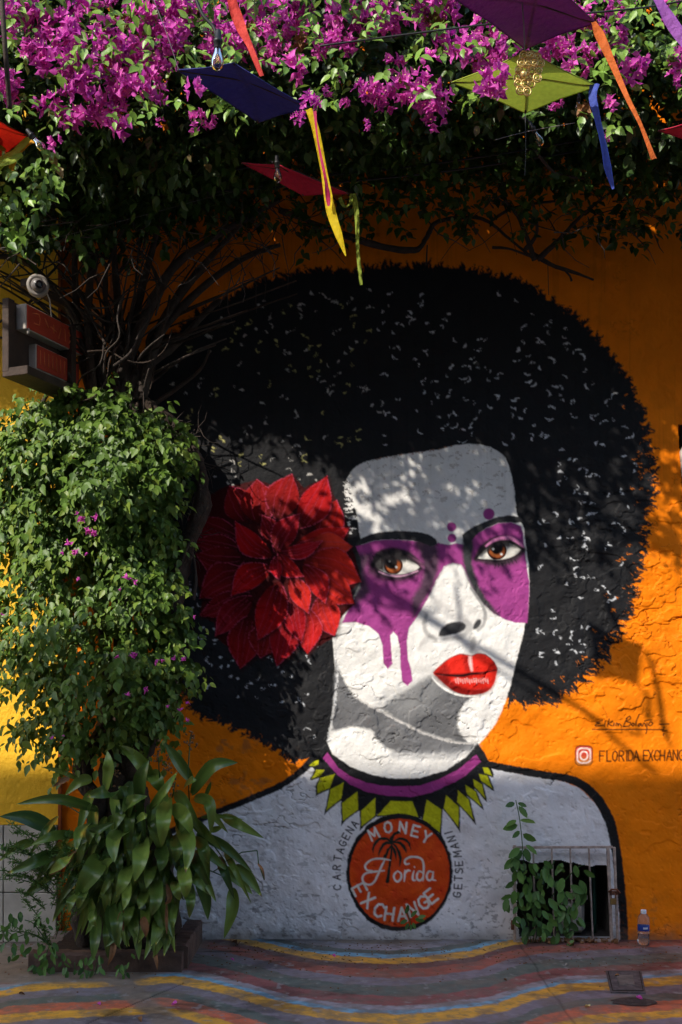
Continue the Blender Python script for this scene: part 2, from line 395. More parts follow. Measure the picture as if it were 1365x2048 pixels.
# face and neck
r_face = region('mural_face')
FACE = [(689, 985), (694, 962), (708, 938), (735, 924), (775, 915), (830, 906), (880, 900), (905, 893), (935, 889), (965, 891), (990, 900), (1010, 916), (1021, 944), (1029, 985), (1034, 1030), (1046, 1052), (1052, 1090), (1058, 1150), (1056, 1212), (1045, 1272), (1034, 1315), (1020, 1372), (1003, 1422), (984, 1458), (958, 1488), (930, 1530), (880, 1560), (810, 1570), (740, 1558), (690, 1535), (655, 1498), (657, 1470), (664, 1430), (670, 1385), (671, 1340), (667, 1300), (668, 1260), (700, 1210), (724, 1150), (722, 1085), (716, 1050), (712, 1020), (698, 1004)]
def facewhite(X, Y):
    b = 1+.05*fbm(N3, X/30, Y/30, 4); st = sst(.34, .44, fbm(N5, X/11+30, Y/8, 4, .6))*.28*sst(1060, 980, Y); b = b-st
    return np.stack([WHITE[0]*b, WHITE[1]*b*(1-.15*st), WHITE[2]*b*(1-.3*st)], -1)
fill(FACE, facewhite, soft=1.4, rough=1.5, reg=r_face, sm=3)
for i in range(60):   # brushed hairline on the left of the forehead
    t = rnd.random(); x = 690+26*t*rnd.random(); y = 965+115*t; a = rnd.uniform(2.6, 3.8)
    stroke([(x+8, y), (x+8+12*math.cos(a), y+7*math.sin(a))], [4, 1], WHITE if rnd.random() < .5 else BLACK, soft=1.3, rough=2, dry=.2)
stroke([(745, 922), (800, 911), (870, 901), (905, 893)], [2, 3, 2, 2], L(150, 110, 90), soft=1.5, rough=3, dry=-.05)
# neck shade and jaw
fill([(672, 1325), (690, 1366), (710, 1392), (740, 1412), (776, 1430), (816, 1452), (856, 1470), (911, 1485), (957, 1486), (957, 1497), (930, 1503), (870, 1507), (835, 1507), (795, 1505), (768, 1492), (750, 1474), (742, 1460), (700, 1452), (664, 1460), (668, 1400)], GREY, soft=3, rough=3, sm=2)
stroke([(790, 1508), (840, 1511), (900, 1508), (950, 1499)], 12, L(160, 160, 162), soft=8, a=.6, sm=3)
fill([(768, 1418), (800, 1392), (832, 1370), (862, 1355), (880, 1374), (910, 1387), (954, 1392), (930, 1405), (918, 1424), (914, 1445), (919, 1466), (936, 1484), (911, 1482), (856, 1467), (812, 1447)], L(104, 104, 106), soft=7, rough=3, sm=2)
fill([(740, 1395), (800, 1375), (860, 1345), (880, 1380), (850, 1420), (800, 1430)], L(150, 150, 150), soft=22, a=.55)
stroke([(958, 1392), (936, 1404), (924, 1424), (920, 1446), (926, 1468), (940, 1482)], 16, WHITE, soft=3, sm=3, a=.0)
fill([(952, 1388), (934, 1404), (921, 1425), (917, 1448), (923, 1468), (938, 1484), (962, 1478), (990, 1440), (1000, 1400), (985, 1370)], WHITE, soft=2.5, rough=2, sm=2, reg=r_face)
stroke([(712, 1394), (776, 1431), (856, 1470), (911, 1485), (950, 1486)], 3, L(205, 200, 196), soft=1.5, rough=2, sm=3, dry=.25)
stroke([(672, 1300), (676, 1345), (671, 1400), (664, 1440), (654, 1490)], [3, 5, 5, 4, 3], L(200, 200, 200), soft=2, rough=3, sm=3, dry=.15)
# purple eye band with drips
r_mask = region('mural_eye_band')
MASKP = z4((215, 692), (255, 680), (330, 657), (420, 650), (520, 655), (600, 665), (665, 690), (700, 670), (760, 684), (810, 672), (855, 682), (880, 640), (935, 610), (980, 588), (1060, 552), (1140, 550), (1190, 570), (1205, 610), (1212, 700), (1225, 800), (1240, 900))+[(1058, 1190), (1054, 1246), (1032, 1246), (1011, 1240), (987, 1227), (967, 1207), (943, 1173), (933, 1150), (923, 1131), (906, 1127), (889, 1133), (873, 1160), (856, 1197), (834, 1235), (818, 1257), (814, 1282), (816, 1319), (823, 1341), (825, 1362), (815, 1372), (805, 1363), (801, 1334), (800, 1297), (795, 1273), (787, 1264), (781, 1271), (783, 1301), (785, 1328), (776, 1338), (767, 1326), (765, 1290), (757, 1268), (739, 1253), (710, 1244), (684, 1246), (700, 1215), (722, 1175), (722, 1120)]
fill(MASKP, PURP, soft=1.4, rough=1.0, reg=r_mask)
# dark inner-corner shades
fill(z4((600, 640), (665, 650), (698, 720), (697, 830), (672, 910), (640, 975), (590, 1045), (560, 1100), (550, 1000), (600, 930), (618, 830), (605, 740), (570, 680)), CHAR, soft=9, a=.85, rough=2, sm=2)
fill(z4((850, 660), (905, 640), (905, 720), (900, 800), (930, 900), (985, 1010), (1060, 1100), (1000, 1060), (930, 990), (885, 900), (858, 820), (850, 740)), CHAR, soft=6, rough=2, sm=2)
stroke(z4((650, 980), (700, 880), (745, 812), (790, 796), (838, 806), (870, 868), (905, 935)), 3, L(140, 120, 135), soft=2, a=.5, sm=3)
fill(z4((225, 740), (215, 800), (225, 900), (205, 960), (205, 1040), (290, 960), (260, 840), (300, 740)), CHAR, soft=9, a=.8)
for p, r in (((1002, 500), 34), ((781, 577), 28), ((783, 643), 26)):
    q = z4(p)[0]; disc(q[0], q[1], r/2.967, PURP, soft=1.3, rough=.6, reg=r_mask)
r_brow = region('mural_eyebrow')
fill(z4((212, 690), (235, 650), (290, 625), (360, 608), (450, 598), (530, 600), (600, 609), (655, 626), (690, 652), (694, 680), (655, 690), (600, 668), (520, 655), (420, 650), (330, 657), (255, 680)), L(50, 50, 52), soft=1.4, rough=1.2, reg=r_brow)
fill(z4((845, 622), (900, 580), (980, 545), (1060, 515), (1130, 507), (1190, 518), (1212, 545), (1180, 552), (1140, 550), (1060, 553), (990, 582), (940, 612), (905, 650), (880, 690), (862, 690), (850, 660)), L(50, 50, 52), soft=1.4, rough=1.2, reg=r_brow)
def eye(scl, iris, pup, lid, low, hl, lash, shade):
    r = region('mural_eye')
    fill(z4(*shade), L(48, 44, 46), soft=14, a=.85)
    stroke(z4(*lid), [6, 17, 20, 16, 6], L(40, 38, 40), soft=5, sm=3, a=.9)
    stroke(z4(*low), [5, 12, 13, 9, 4], L(60, 50, 56), soft=6, sm=3, a=.8)
    fill(z4(*scl), L(218, 214, 205), soft=1.5, rough=.3, sm=3, reg=r)
    q = z4(iris[:2])[0]; rr = iris[2]/2.967
    P = [(q[0]+rr*math.cos(t*.314), q[1]+rr*.95*math.sin(t*.314)) for t in range(20)]
    sp = np.array([tuple(p) for p in spline(z4(*scl), 3, True)])
    w = window(q[0]-rr-4, q[1]-rr-4, q[0]+rr+4, q[1]+rr+4); X, Y = GX[w], GY[w]
    ins = np.clip(.5-sdpoly(X, Y, sp)/1.5, 0, 1); dd = np.sqrt((X-q[0])**2+((Y-q[1])/.96)**2)
    put(w, ins*np.clip(.5-(dd-rr)/1.4, 0, 1), L(52, 26, 18))
    put(w, ins*sst(rr*.93, rr*.66, dd), L(158, 78, 34)); put(w, ins*sst(4, 0, abs(dd-rr*.55))*.5*sst(-2, 6, Y-q[1]), L(196, 116, 60))
    qp = z4(pup[:2])[0]; rp = pup[2]/2.967; dp = np.sqrt((X-qp[0])**2+(Y-qp[1])**2)
    put(w, ins*sst(rp*1.12, rp*.8, dp), L(34, 28, 26))
    sh = sst(0, -14, Y-(q[1]+2-(X-q[0])*.15))*.8; put(w, ins*sh, L(32, 30, 32))
    stroke(z4(*lid), [2, 5, 6, 5, 2.5], L(26, 25, 27), soft=1.3, sm=4, reg=r)
    stroke(z4(*low), [1.5, 2.2, 2.6, 2, 1.4], L(40, 30, 34), soft=1.3, sm=4)
    for h in hl: hq = z4(h)[0]; disc(hq[0], hq[1], 2.3, L(245, 245, 240), soft=1.3, rough=0)
    for (a, b) in lash: stroke(z4(a, ((a[0]+b[0])/2+2, (a[1]+b[1])/2-2), b), [1.8, 1.4, .8], L(34, 32, 36), soft=1.1, rough=0)
eye([(330, 800), (360, 760), (410, 742), (480, 745), (545, 775), (590, 815), (545, 843), (470, 858), (400, 850), (352, 828)], (436, 805, 56), (424, 790, 36),
    [(320, 800), (355, 752), (430, 733), (520, 752), (604, 812)], [(350, 836), (400, 858), (470, 866), (545, 852), (594, 822)], [(412, 778), (453, 816)],
    [((330+i*24, 770-abs(i-4)*-2-i*6 if i < 4 else 744+(i-4)*6), (310+i*24, 745-i*6 if i < 4 else 716+(i-4)*8)) for i in range(9)],
    [(290, 780), (340, 730), (440, 715), (540, 735), (610, 800), (580, 860), (480, 895), (370, 890), (290, 850)])
eye([(935, 762), (975, 712), (1035, 677), (1105, 666), (1160, 682), (1192, 708), (1150, 748), (1085, 768), (1005, 768)], (1050, 716, 58), (1050, 700, 38),
    [(925, 766), (975, 706), (1050, 667), (1130, 664), (1205, 712)], [(940, 768), (1000, 776), (1080, 780), (1150, 758), (1206, 716)], [(1028, 706), (1076, 738)],
    [((1040+i*19, 800-i*5), (1036+i*22, 822-i*5)) for i in range(7)],
    [(930, 770), (970, 700), (1040, 655), (1130, 650), (1215, 710), (1180, 775), (1090, 805), (990, 790)])
stroke(z4((985, 690), (1040, 655), (1110, 643), (1165, 660), (1205, 695)), [3, 6, 7, 6, 3], L(214, 130, 180), soft=2, sm=4)
for i in range(12):
    x = 1020+i*15; y = 662-14*math.sin(i/11*3.1); stroke(z4((x, y), (x+14, y-14+i*.6)), [1.6, .8], L(60, 34, 56), soft=1.1, rough=0)
stroke(z4((350, 842), (420, 866), (500, 866), (580, 838)), [2, 3, 3, 2], L(226, 170, 200), soft=1.6, sm=3, a=.9)
stroke(z4((520, 750), (590, 790), (615, 820)), [3, 4, 3], L(214, 130, 180), soft=3, sm=3, a=.7)
fill(z4((312, 800), (345, 738), (430, 714), (520, 732), (606, 802), (560, 792), (505, 772), (445, 770), (395, 790), (372, 835), (340, 830)), L(38, 34, 36), soft=6, a=.95)
fill(z4((922, 768), (970, 697), (1050, 655), (1130, 652), (1212, 714), (1150, 697), (1095, 688), (1045, 694), (988, 724)), L(40, 36, 38), soft=4, a=.8)
stroke(z4((985, 690), (1040, 652), (1110, 638), (1165, 654), (1208, 692)), [2, 4, 5, 4, 2], L(214, 130, 180), soft=2, sm=4)
# nose
r_nose = region('mural_nose')
fill(z5((757, 252), (768, 215), (800, 187), (845, 173), (890, 176), (908, 195), (895, 222), (850, 240), (800, 250)), L(60, 60, 62), soft=2, rough=.8, sm=2, reg=r_nose)
fill(z5((943, 212), (950, 188), (968, 163), (986, 162), (990, 180), (978, 202), (958, 216)), L(62, 62, 64), soft=2, rough=.6, sm=2, reg=r_nose)
stroke(z5((905, 170), (925, 200), (905, 240), (850, 262), (790, 268)), [6, 11, 8, 8, 4], L(150, 148, 146), soft=5, a=.6, sm=3)
stroke(z5((930, -10), (975, 50), (1005, 110), (1012, 150), (998, 195), (970, 222)), [2, 3, 4, 5, 4, 3], L(140, 138, 138), soft=3.5, a=.75, sm=3)
stroke(z5((690, 140), (678, 190), (695, 240), (742, 270)), [3, 5, 6, 4], L(132, 130, 130), soft=5, a=.7, sm=3)
stroke(z5((740, 60), (820, 130), (900, 160)), [6, 14, 8], L(176, 172, 170), soft=9, a=.5, sm=3)
stroke(z5((940, 255), (945, 300), (935, 335)), [10, 7, 5], L(170, 168, 166), soft=5, a=.7, sm=3)
stroke(z5((650, 320), (680, 270), (720, 255)), [4, 6, 4], L(170, 166, 164), soft=6, a=.4, sm=3)
# lips
r_lips = region('mural_lips')
LIPS = z5((728, 452), (765, 412), (820, 370), (872, 350), (915, 356), (935, 360), (970, 346), (1010, 352), (1050, 384), (1074, 425), (1070, 470), (1058, 512), (1028, 550), (980, 568), (905, 572), (840, 552), (788, 512), (750, 475))
fill(LIPS, L(224, 40, 26), soft=1.4, rough=.6, sm=3, reg=r_lips)
fill(z5((740, 470), (800, 480), (850, 520), (930, 545), (1020, 535), (1040, 545), (980, 572), (905, 576), (835, 556), (780, 512)), L(96, 14, 14), soft=7, a=.8, sm=2)
fill(z5((735, 452), (790, 405), (810, 440), (800, 500), (760, 480)), L(110, 16, 14), soft=9, a=.7)
fill(z5((890, 352), (935, 362), (930, 440), (900, 440)), L(120, 18, 16), soft=6, a=.55)
fill(z5((1050, 400), (1074, 430), (1066, 500), (1040, 540), (1050, 470)), L(150, 24, 18), soft=7, a=.6)
stroke(z5((738, 456), (790, 464), (880, 468), (935, 458), (1000, 452), (1072, 436)), [2, 4, 7, 6, 4, 2], L(38, 12, 14), soft=2.0, sm=4)
stroke(z5((928, 366), (930, 400), (936, 438)), [6, 6, 4], L(250, 205, 200), soft=2.5, sm=3)
for i in range(15):
    x = 848+i*12.5; stroke(z5((x, 488-4*math.sin(i*1.7)), (x+3, 506+5*math.sin(i*2.3))), [rnd.uniform(1.5, 3.2), 1.2], L(250, 205, 200), soft=1.6, a=.9)
stroke(z5((845, 490), (930, 496), (1020, 486)), [3, 5, 3], L(240, 130, 120), soft=4, a=.5)
stroke(z5((722, 478), (760, 518), (820, 556), (890, 578), (962, 580)), [2, 4, 4.5, 4, 2], L(240, 238, 232), soft=1.3, sm=4)
stroke(LIPS[:10], 1.4, L(90, 30, 26), soft=1.2, a=.7)
# red flower in the hair
r_fl = region('mural_flower')
FL = z6((20, 430), (130, 290), (300, 200), (420, 180), (540, 150), (650, 190), (700, 250), (790, 105), (880, 210), (1050, 120), (1100, 270), (1180, 420), (1220, 520), (1195, 590), (1250, 690), (1300, 880), (1230, 960), (1255, 1060), (1130, 1190), (1110, 1300), (1000, 1370), (905, 1435), (850, 1370), (680, 1525), (640, 1440), (520, 1450), (410, 1540), (330, 1390), (230, 1310), (220, 1200), (110, 1150), (130, 1030), (90, 900), (80, 690), (40, 590))
fill(FL, L(62, 8, 10), soft=1.5, rough=1.2, reg=r_fl)
def petal(base, tip, wd, c=(196, 22, 20), e=(190, 70, 100), skew=0.):
    b, t = z6(base)[0], z6(tip)[0]; wd = wd/3.689; dx, dy = t[0]-b[0], t[1]-b[1]; ln = math.hypot(dx, dy); ux, uy = dx/ln, dy/ln
    prof = [(0, .05), (.15, .3), (.35, .47), (.52, .5), (.72, .36), (.88, .15), (1, 0)]
    sk = lambda s: skew*ln*math.sin(s*3.14159)
    Lp = [(b[0]+ux*ln*s-uy*(wd*h+sk(s)), b[1]+uy*ln*s+ux*(wd*h+sk(s))) for s, h in prof]
    Rp = [(b[0]+ux*ln*s-uy*(-wd*h+sk(s)), b[1]+uy*ln*s+ux*(-wd*h+sk(s))) for s, h in prof]
    poly = [tuple(p) for p in spline(Lp, 3)]+[tuple(p) for p in spline(Rp[::-1], 3)]
    sh = [(x+3, y+4) for x, y in poly]; fill(sh, L(46, 6, 8), soft=8, a=.75)
    def shade(X, Y):
        s = ((X-b[0])*ux+(Y-b[1])*uy)/ln; q = abs((X-b[0])*-uy+(Y-b[1])*ux-skew*ln*np.sin(np.clip(s, 0, 1)*3.14))/(wd*.5+1)
        f = .24+.80*sst(0, .7, s); f = f*(1+.13*fbm(N4, (X*ux+Y*uy)/26, (X*-uy+Y*ux)/3.5, 2))*(1-.22*sst(.25, 0, q))
        return np.stack([L(*c)[i]*f for i in range(3)], -1)
    fill(poly, shade, soft=1.3, rough=.6, reg=r_fl)
    side = Lp if skew >= 0 else Rp
    stroke([tuple(p) for p in spline(side, 2)], 1.7, L(*e), soft=1.3, rough=1.2, a=.75, dry=.15)
    stroke([tuple(p) for p in spline((Rp if skew >= 0 else Lp)[2:], 2)], 1.2, L(*e), soft=1.3, rough=1, a=.5, dry=.1)
    mid = [(b[0]+ux*ln*s-uy*sk(s), b[1]+uy*ln*s+ux*sk(s)) for s in (.1, .4, .7, .92)]
    for o_ in (-.22, .2): stroke([(x-uy*wd*o_*(1-abs(t_-.45)), y+ux*wd*o_*(1-abs(t_-.45))) for (x, y), t_ in zip(mid, (.1, .4, .7, .92))], 1.2, L(*e), soft=1.2, rough=1.5, a=.35, dry=.0)
    stroke(mid, 1.1, L(*e), soft=1.2, rough=.8, a=.35, dry=.1)
dk = (128, 16, 18)
for b, t, wd, c, sk in [((420, 600), (30, 440), 190, (112, 14, 18), 0), ((430, 680), (60, 600), 180, (112, 14, 18), 0), ((440, 740), (85, 700), 230, (116, 14, 18), -.1), ((480, 460), (330, 195), 240, dk, 0), ((560, 470), (535, 148), 280, (142, 18, 18), 0), ((680, 440), (792, 108), 250, (150, 20, 20), -.04), ((1010, 560), (1120, 300), 240, (176, 26, 20), 0), ((850, 500), (1050, 122), 230, (178, 18, 22), .05),
                         ((820, 640), (1215, 500), 210, (190, 26, 22), .1), ((900, 660), (1235, 640), 230, (226, 60, 40), 0), ((880, 750), (1300, 900), 300, (216, 44, 30), -.06), ((930, 830), (1250, 1060), 240, (200, 40, 30), 0), ((470, 830), (110, 1020), 260, (126, 12, 20), .1), ((480, 990), (110, 1150), 180, (120, 12, 20), 0),
                         ((500, 1010), (228, 1300), 190, (136, 14, 26), .06), ((470, 1150), (412, 1540), 250, (140, 14, 18), 0), ((620, 1200), (560, 1460), 240, (120, 14, 14), 0), ((1000, 1000), (1110, 1300), 220, (206, 40, 34), .05), ((880, 1080), (905, 1432), 210, (196, 30, 30), -.05), ((760, 1080), (680, 1520), 230, (150, 12, 22), -.05),
                         ((800, 1000), (860, 1350), 160, (160, 14, 24), .05), ((700, 900), (540, 1330), 230, (168, 12, 18), -.04), ((640, 790), (345, 1005), 190, (186, 12, 16), .12), ((880, 780), (1035, 1060), 160, (196, 30, 30), -.1), ((780, 860), (910, 1130), 150, (206, 40, 30), -.04),
                         ((665, 640), (575, 410), 150, (120, 10, 16), .08), ((640, 715), (375, 455), 170, (186, 12, 18), -.12), ((670, 690), (850, 400), 180, (140, 10, 22), -.08), ((690, 690), (1015, 598), 110, (170, 16, 26), .1), ((690, 690), (880, 860), 130, (190, 26, 24), .15), ((670, 715), (700, 885), 90, (190, 12, 24), .08)]:
    petal(b, t, wd, c, skew=sk)
# necklace
r_nk = region('mural_necklace')
fill(z7((172, -5), (212, 92), (330, 172), (470, 226), (620, 252), (780, 246), (950, 196), (1080, 110), (1155, 22), (1200, 80), (1262, 225), (1215, 232), (1180, 272), (1140, 312), (1090, 358), (1025, 422), (925, 448), (800, 502), (640, 480), (490, 482), (385, 462), (272, 402), (195, 318), (125, 242), (85, 175), (50, 160), (110, 120)), BLACK, soft=1.4, rough=1.2, reg=r_nk)
fill(z7((180, 80), (250, 180), (330, 235), (430, 275), (520, 292), (610, 300), (780, 295), (900, 256), (1020, 196), (1145, 95), (1175, 140), (1080, 226), (1000, 275), (850, 342), (720, 369), (560, 360), (430, 335), (330, 290), (240, 222), (148, 116)), L(158, 60, 132), soft=1.3, rough=.9, reg=r_nk)
for dmd in ([(62, 165), (95, 138), (125, 128), (118, 160), (90, 170)], [(78, 250), (110, 190), (160, 195), (130, 235)], [(115, 345), (112, 300), (135, 245), (228, 220), (195, 310)], [(175, 455), (200, 320), (285, 275), (270, 380)], [(282, 525), (275, 410), (375, 335), (380, 450)], [(402, 560), (398, 460), (492, 375), (490, 490)], [(505, 490), (590, 395), (730, 398), (770, 498), (640, 478)], [(800, 515), (825, 388), (920, 450), (910, 600)], [(935, 440), (952, 358), (1030, 430), (1030, 562)], [(1022, 400), (1025, 325), (1095, 385), (1127, 515)], [(1085, 350), (1075, 290), (1140, 335), (1178, 428)], [(1130, 295), (1125, 252), (1180, 285), (1202, 375)], [(1175, 262), (1162, 218), (1215, 230), (1248, 312)], [(1200, 215), (1188, 178), (1222, 178), (1248, 230)]):
    P = z7(*dmd); cx = sum(p[0] for p in P)/len(P); cy = sum(p[1] for p in P)/len(P)
    stroke(P+[P[0]], 5.6, BLACK, soft=1.4, rough=1, reg=r_nk)
    t = max(P, key=lambda p: p[1]); stroke([(cx, cy), t, (t[0]+(t[0]-cx)*.25, t[1]+(t[1]-cy)*.3)], [8, 6, 1], BLACK, soft=1.3, rough=.8, reg=r_nk)
for dmd in ([(62, 165), (95, 138), (125, 128), (118, 160), (90, 170)], [(78, 250), (110, 190), (160, 195), (130, 235)], [(115, 345), (112, 300), (135, 245), (228, 220), (195, 310)], [(175, 455), (200, 320), (285, 275), (270, 380)], [(282, 525), (275, 410), (375, 335), (380, 450)], [(402, 560), (398, 460), (492, 375), (490, 490)], [(505, 490), (590, 395), (730, 398), (770, 498), (640, 478)], [(800, 515), (825, 388), (920, 450), (910, 600)], [(935, 440), (952, 358), (1030, 430), (1030, 562)], [(1022, 400), (1025, 325), (1095, 385), (1127, 515)], [(1085, 350), (1075, 290), (1140, 335), (1178, 428)], [(1130, 295), (1125, 252), (1180, 285), (1202, 375)], [(1175, 262), (1162, 218), (1215, 230), (1248, 312)], [(1200, 215), (1188, 178), (1222, 178), (1248, 230)]):
    fill(z7(*dmd), lambda X, Y: np.stack([LIME[i]*(1+.2*fbm(N4, X/5, Y/5, 3)) for i in range(3)], -1), soft=1.3, rough=.9, reg=r_nk)
# medallion
r_md = region('mural_medallion')
disc(799.3, 1744.5, 107, L(34, 33, 34), ry=118.5, soft=1.4, rough=2, reg=r_md)
fill([(800+100*math.cos(t*.157), 1745+108*math.sin(t*.157)) for t in range(40)], lambda X, Y: np.stack([MED[0]*(1+.12*fbm(N4, X/18, Y/18, 4)), MED[1]*(1+.5*fbm(N4, X/18, Y/18, 4)), MED[2]*(1+.3*fbm(N3, X/12, Y/12, 3))], -1), soft=1.3, rough=1.2, reg=r_md)
# hand-lettered strokes: glyphs in a unit box, y down
FONT = {'A': [[(0, 1), (.35, 0), (.7, 1)], [(.14, .65), (.56, .65)]], 'C': [[(.68, .18), (.45, 0), (.15, .1), (0, .5), (.15, .9), (.45, 1), (.68, .82)]], 'D': [[(0, 0), (0, 1), (.35, 1), (.62, .75), (.62, .3), (.35, 0), (0, 0)]],
        'E': [[(.62, 0), (0, 0), (0, 1), (.62, 1)], [(0, .5), (.5, .5)]], 'F': [[(.6, 0), (0, 0), (0, 1)], [(0, .48), (.5, .48)]], 'G': [[(.68, .15), (.42, 0), (.12, .12), (0, .5), (.12, .88), (.42, 1), (.68, .85), (.68, .55), (.42, .55)]],
        'H': [[(0, 0), (0, 1)], [(.62, 0), (.62, 1)], [(0, .5), (.62, .5)]], 'I': [[(.3, 0), (.3, 1)]], 'L': [[(0, 0), (0, 1), (.55, 1)]], 'M': [[(0, 1), (.05, 0), (.4, .7), (.75, 0), (.8, 1)]], 'N': [[(0, 1), (0, 0), (.62, 1), (.62, 0)]],
        'O': [[(.34, 0), (.08, .15), (0, .5), (.08, .85), (.34, 1), (.6, .85), (.68, .5), (.6, .15), (.34, 0)]], 'R': [[(0, 1), (0, 0), (.4, 0), (.58, .14), (.56, .38), (.38, .5), (0, .52)], [(.3, .52), (.64, 1)]],
        'S': [[(.6, .12), (.35, 0), (.08, .12), (.08, .36), (.34, .5), (.6, .66), (.58, .9), (.3, 1), (0, .88)]], 'T': [[(0, 0), (.66, 0)], [(.33, 0), (.33, 1)]], 'X': [[(0, 0), (.6, 1)], [(.6, 0), (0, 1)]], 'Y': [[(0, 0), (.32, .5)], [(.64, 0), (.32, .5), (.3, 1)]], '.': [[(.1, .92), (.16, .98)]]}
def glyph(ch, cx, cy, h, ang, wd, col, ws=1., reg=None):
    ca, sa = math.cos(R(ang)), math.sin(R(ang))
    for st in FONT[ch]:
        P = []
        for x, y in st:
            u = (x-.32)*h*ws; v = (y-.5)*h; P.append((cx+u*ca-v*sa, cy+u*sa+v*ca))
        stroke(P, wd, col, soft=1.1, rough=.5, reg=reg)
LET = L(226, 220, 212)
for ch, x, y, a in [('M', 475, 612, -26), ('O', 572, 566, -8), ('N', 670, 568, 6), ('E', 752, 590, 14), ('Y', 822, 630, 24)]: q = z7((x, y))[0]; glyph(ch, q[0], q[1], 21, a, 4.2, LET)
for ch, x, y, a in [('E', 388, 970, 62), ('X', 445, 1042, 38), ('C', 512, 1102, 22), ('H', 583, 1128, 8), ('A', 663, 1132, -4), ('N', 733, 1100, -18), ('G', 800, 1056, -30), ('E', 852, 1012, -38)]: q = z7((x, y))[0]; glyph(ch, q[0], q[1], 26, a, 4.6, LET)
r_let = region('mural_lettering')
for ch, x, y, a in [('C', 243, 958, -84), ('A', 240, 892, -86), ('R', 240, 828, -84), ('T', 246, 768, -80), ('A', 262, 718, -74), ('G', 278, 672, -66), ('E', 300, 626, -62), ('N', 326, 584, -58), ('A', 356, 546, -54)]: q = z7((x, y))[0]; glyph(ch, q[0], q[1], 14.5, a, 2.6, L(46, 42, 44), reg=r_let, ws=.9)
for ch, x, y, a in [('G', 1020, 1005, -84), ('E', 1028, 950, -86), ('T', 1030, 898, -88), ('S', 1034, 850, -90), ('E', 1034, 802, -92), ('M', 1024, 744, -96), ('A', 1005, 690, -100), ('N', 985, 642, -104), ('I', 965, 600, -106)]: q = z7((x, y))[0]; glyph(ch, q[0], q[1], 15, a, 2.6, L(46, 42, 44), reg=r_let, ws=.9)
PALM = L(30, 44, 38)
stroke(z7((570, 918), (580, 840), (592, 760), (598, 690)), [7.5, 5.5, 4.5, 4], PALM, sm=3)
for fr in ([(600, 672), (560, 642), (512, 648), (482, 685), (474, 730)], [(600, 672), (560, 668), (528, 702), (512, 750)], [(600, 680), (572, 716), (552, 765), (540, 812)], [(606, 670), (636, 712), (655, 768), (648, 820)], [(606, 662), (650, 668), (682, 702), (692, 732)], [(606, 658), (652, 640), (700, 658), (722, 712)], [(600, 655), (606, 618), (638, 600), (655, 610)], [(598, 665), (590, 640), (600, 620)], [(600, 690), (620, 730), (625, 780)]):
    stroke(z7(*fr), [3.2]+[5.5]*(len(fr)-2)+[1.2], PALM, sm=4, rough=1.6)
for st in ([(588, 780), (540, 770), (490, 770), (448, 788), (425, 815), (436, 843), (470, 848)], [(552, 776), (530, 820), (508, 872), (482, 922), (452, 940), (418, 926), (407, 895), (426, 866), (480, 854), (548, 846)], [(636, 850), (614, 870), (614, 900), (634, 918), (656, 900), (658, 868), (636, 850)], [(684, 846), (682, 880), (678, 916)], [(682, 872), (700, 848), (718, 850)], [(742, 850), (734, 885), (736, 908), (752, 910)], [(744, 822), (746, 826)],
           [(800, 862), (778, 852), (762, 872), (762, 900), (782, 912), (800, 890)], [(800, 912), (804, 850), (803, 800), (790, 772), (755, 758), (708, 762), (682, 784), (690, 806), (710, 802)], [(866, 860), (842, 852), (826, 872), (828, 902), (848, 910), (866, 886)], [(868, 854), (862, 900), (882, 910)]):
    stroke(z7(*st), [2.2]+[4.0]*(len(st)-2)+[2.6], LET, sm=4, rough=.5)
# account name, badge and signature
for i, (ch, x) in enumerate([('F', 728), ('L', 775), ('O', 812), ('R', 856), ('I', 890), ('D', 915), ('A', 950), ('.', 982), ('E', 1013), ('X', 1046), ('C', 1083), ('H', 1122), ('A', 1165), ('N', 1206), ('G', 1243), ('E', 1285)]):
    q = z8((x, 300-i*.5))[0]; glyph(ch, q[0], q[1], 20, 0, 2.7, L(52, 26, 14), ws=.72, reg=r_let)
def rrect(cx, cy, w, h, r):
    P = []
    for sx, sy, a0 in ((1, 1, 0), (-1, 1, 90), (-1, -1, 180), (1, -1, 270)):
        for k in range(5): a = R(a0+k*22.5); P.append((cx+sx*(w/2-r)+r*math.cos(a), cy+sy*(h/2-r)+r*math.sin(a)))
    return P
r_bd = region('mural_badge'); q = z8((610, 296))[0]
fill(rrect(q[0], q[1], 36, 40, 9), L(70, 26, 20), soft=1.2, reg=r_bd); fill(rrect(q[0], q[1], 33, 37, 8), lambda X, Y: np.stack([.62+0*X, .06+.16*sst(q[1]-5, q[1]+18, Y), .035+.03*X*0], -1), soft=1.2, reg=r_bd)
P = rrect(q[0], q[1], 26, 29, 8); stroke(P+[P[0]], 3.2, L(245, 215, 205), soft=1.1)
P = [(q[0]+7.5*math.cos(t*.3927), q[1]+8.5*math.sin(t*.3927)) for t in range(17)]; stroke(P, 2.8, L(245, 225, 215), soft=1.1); q2 = z8((650, 256))[0]; disc(q2[0], q2[1], 2, L(245, 225, 215))
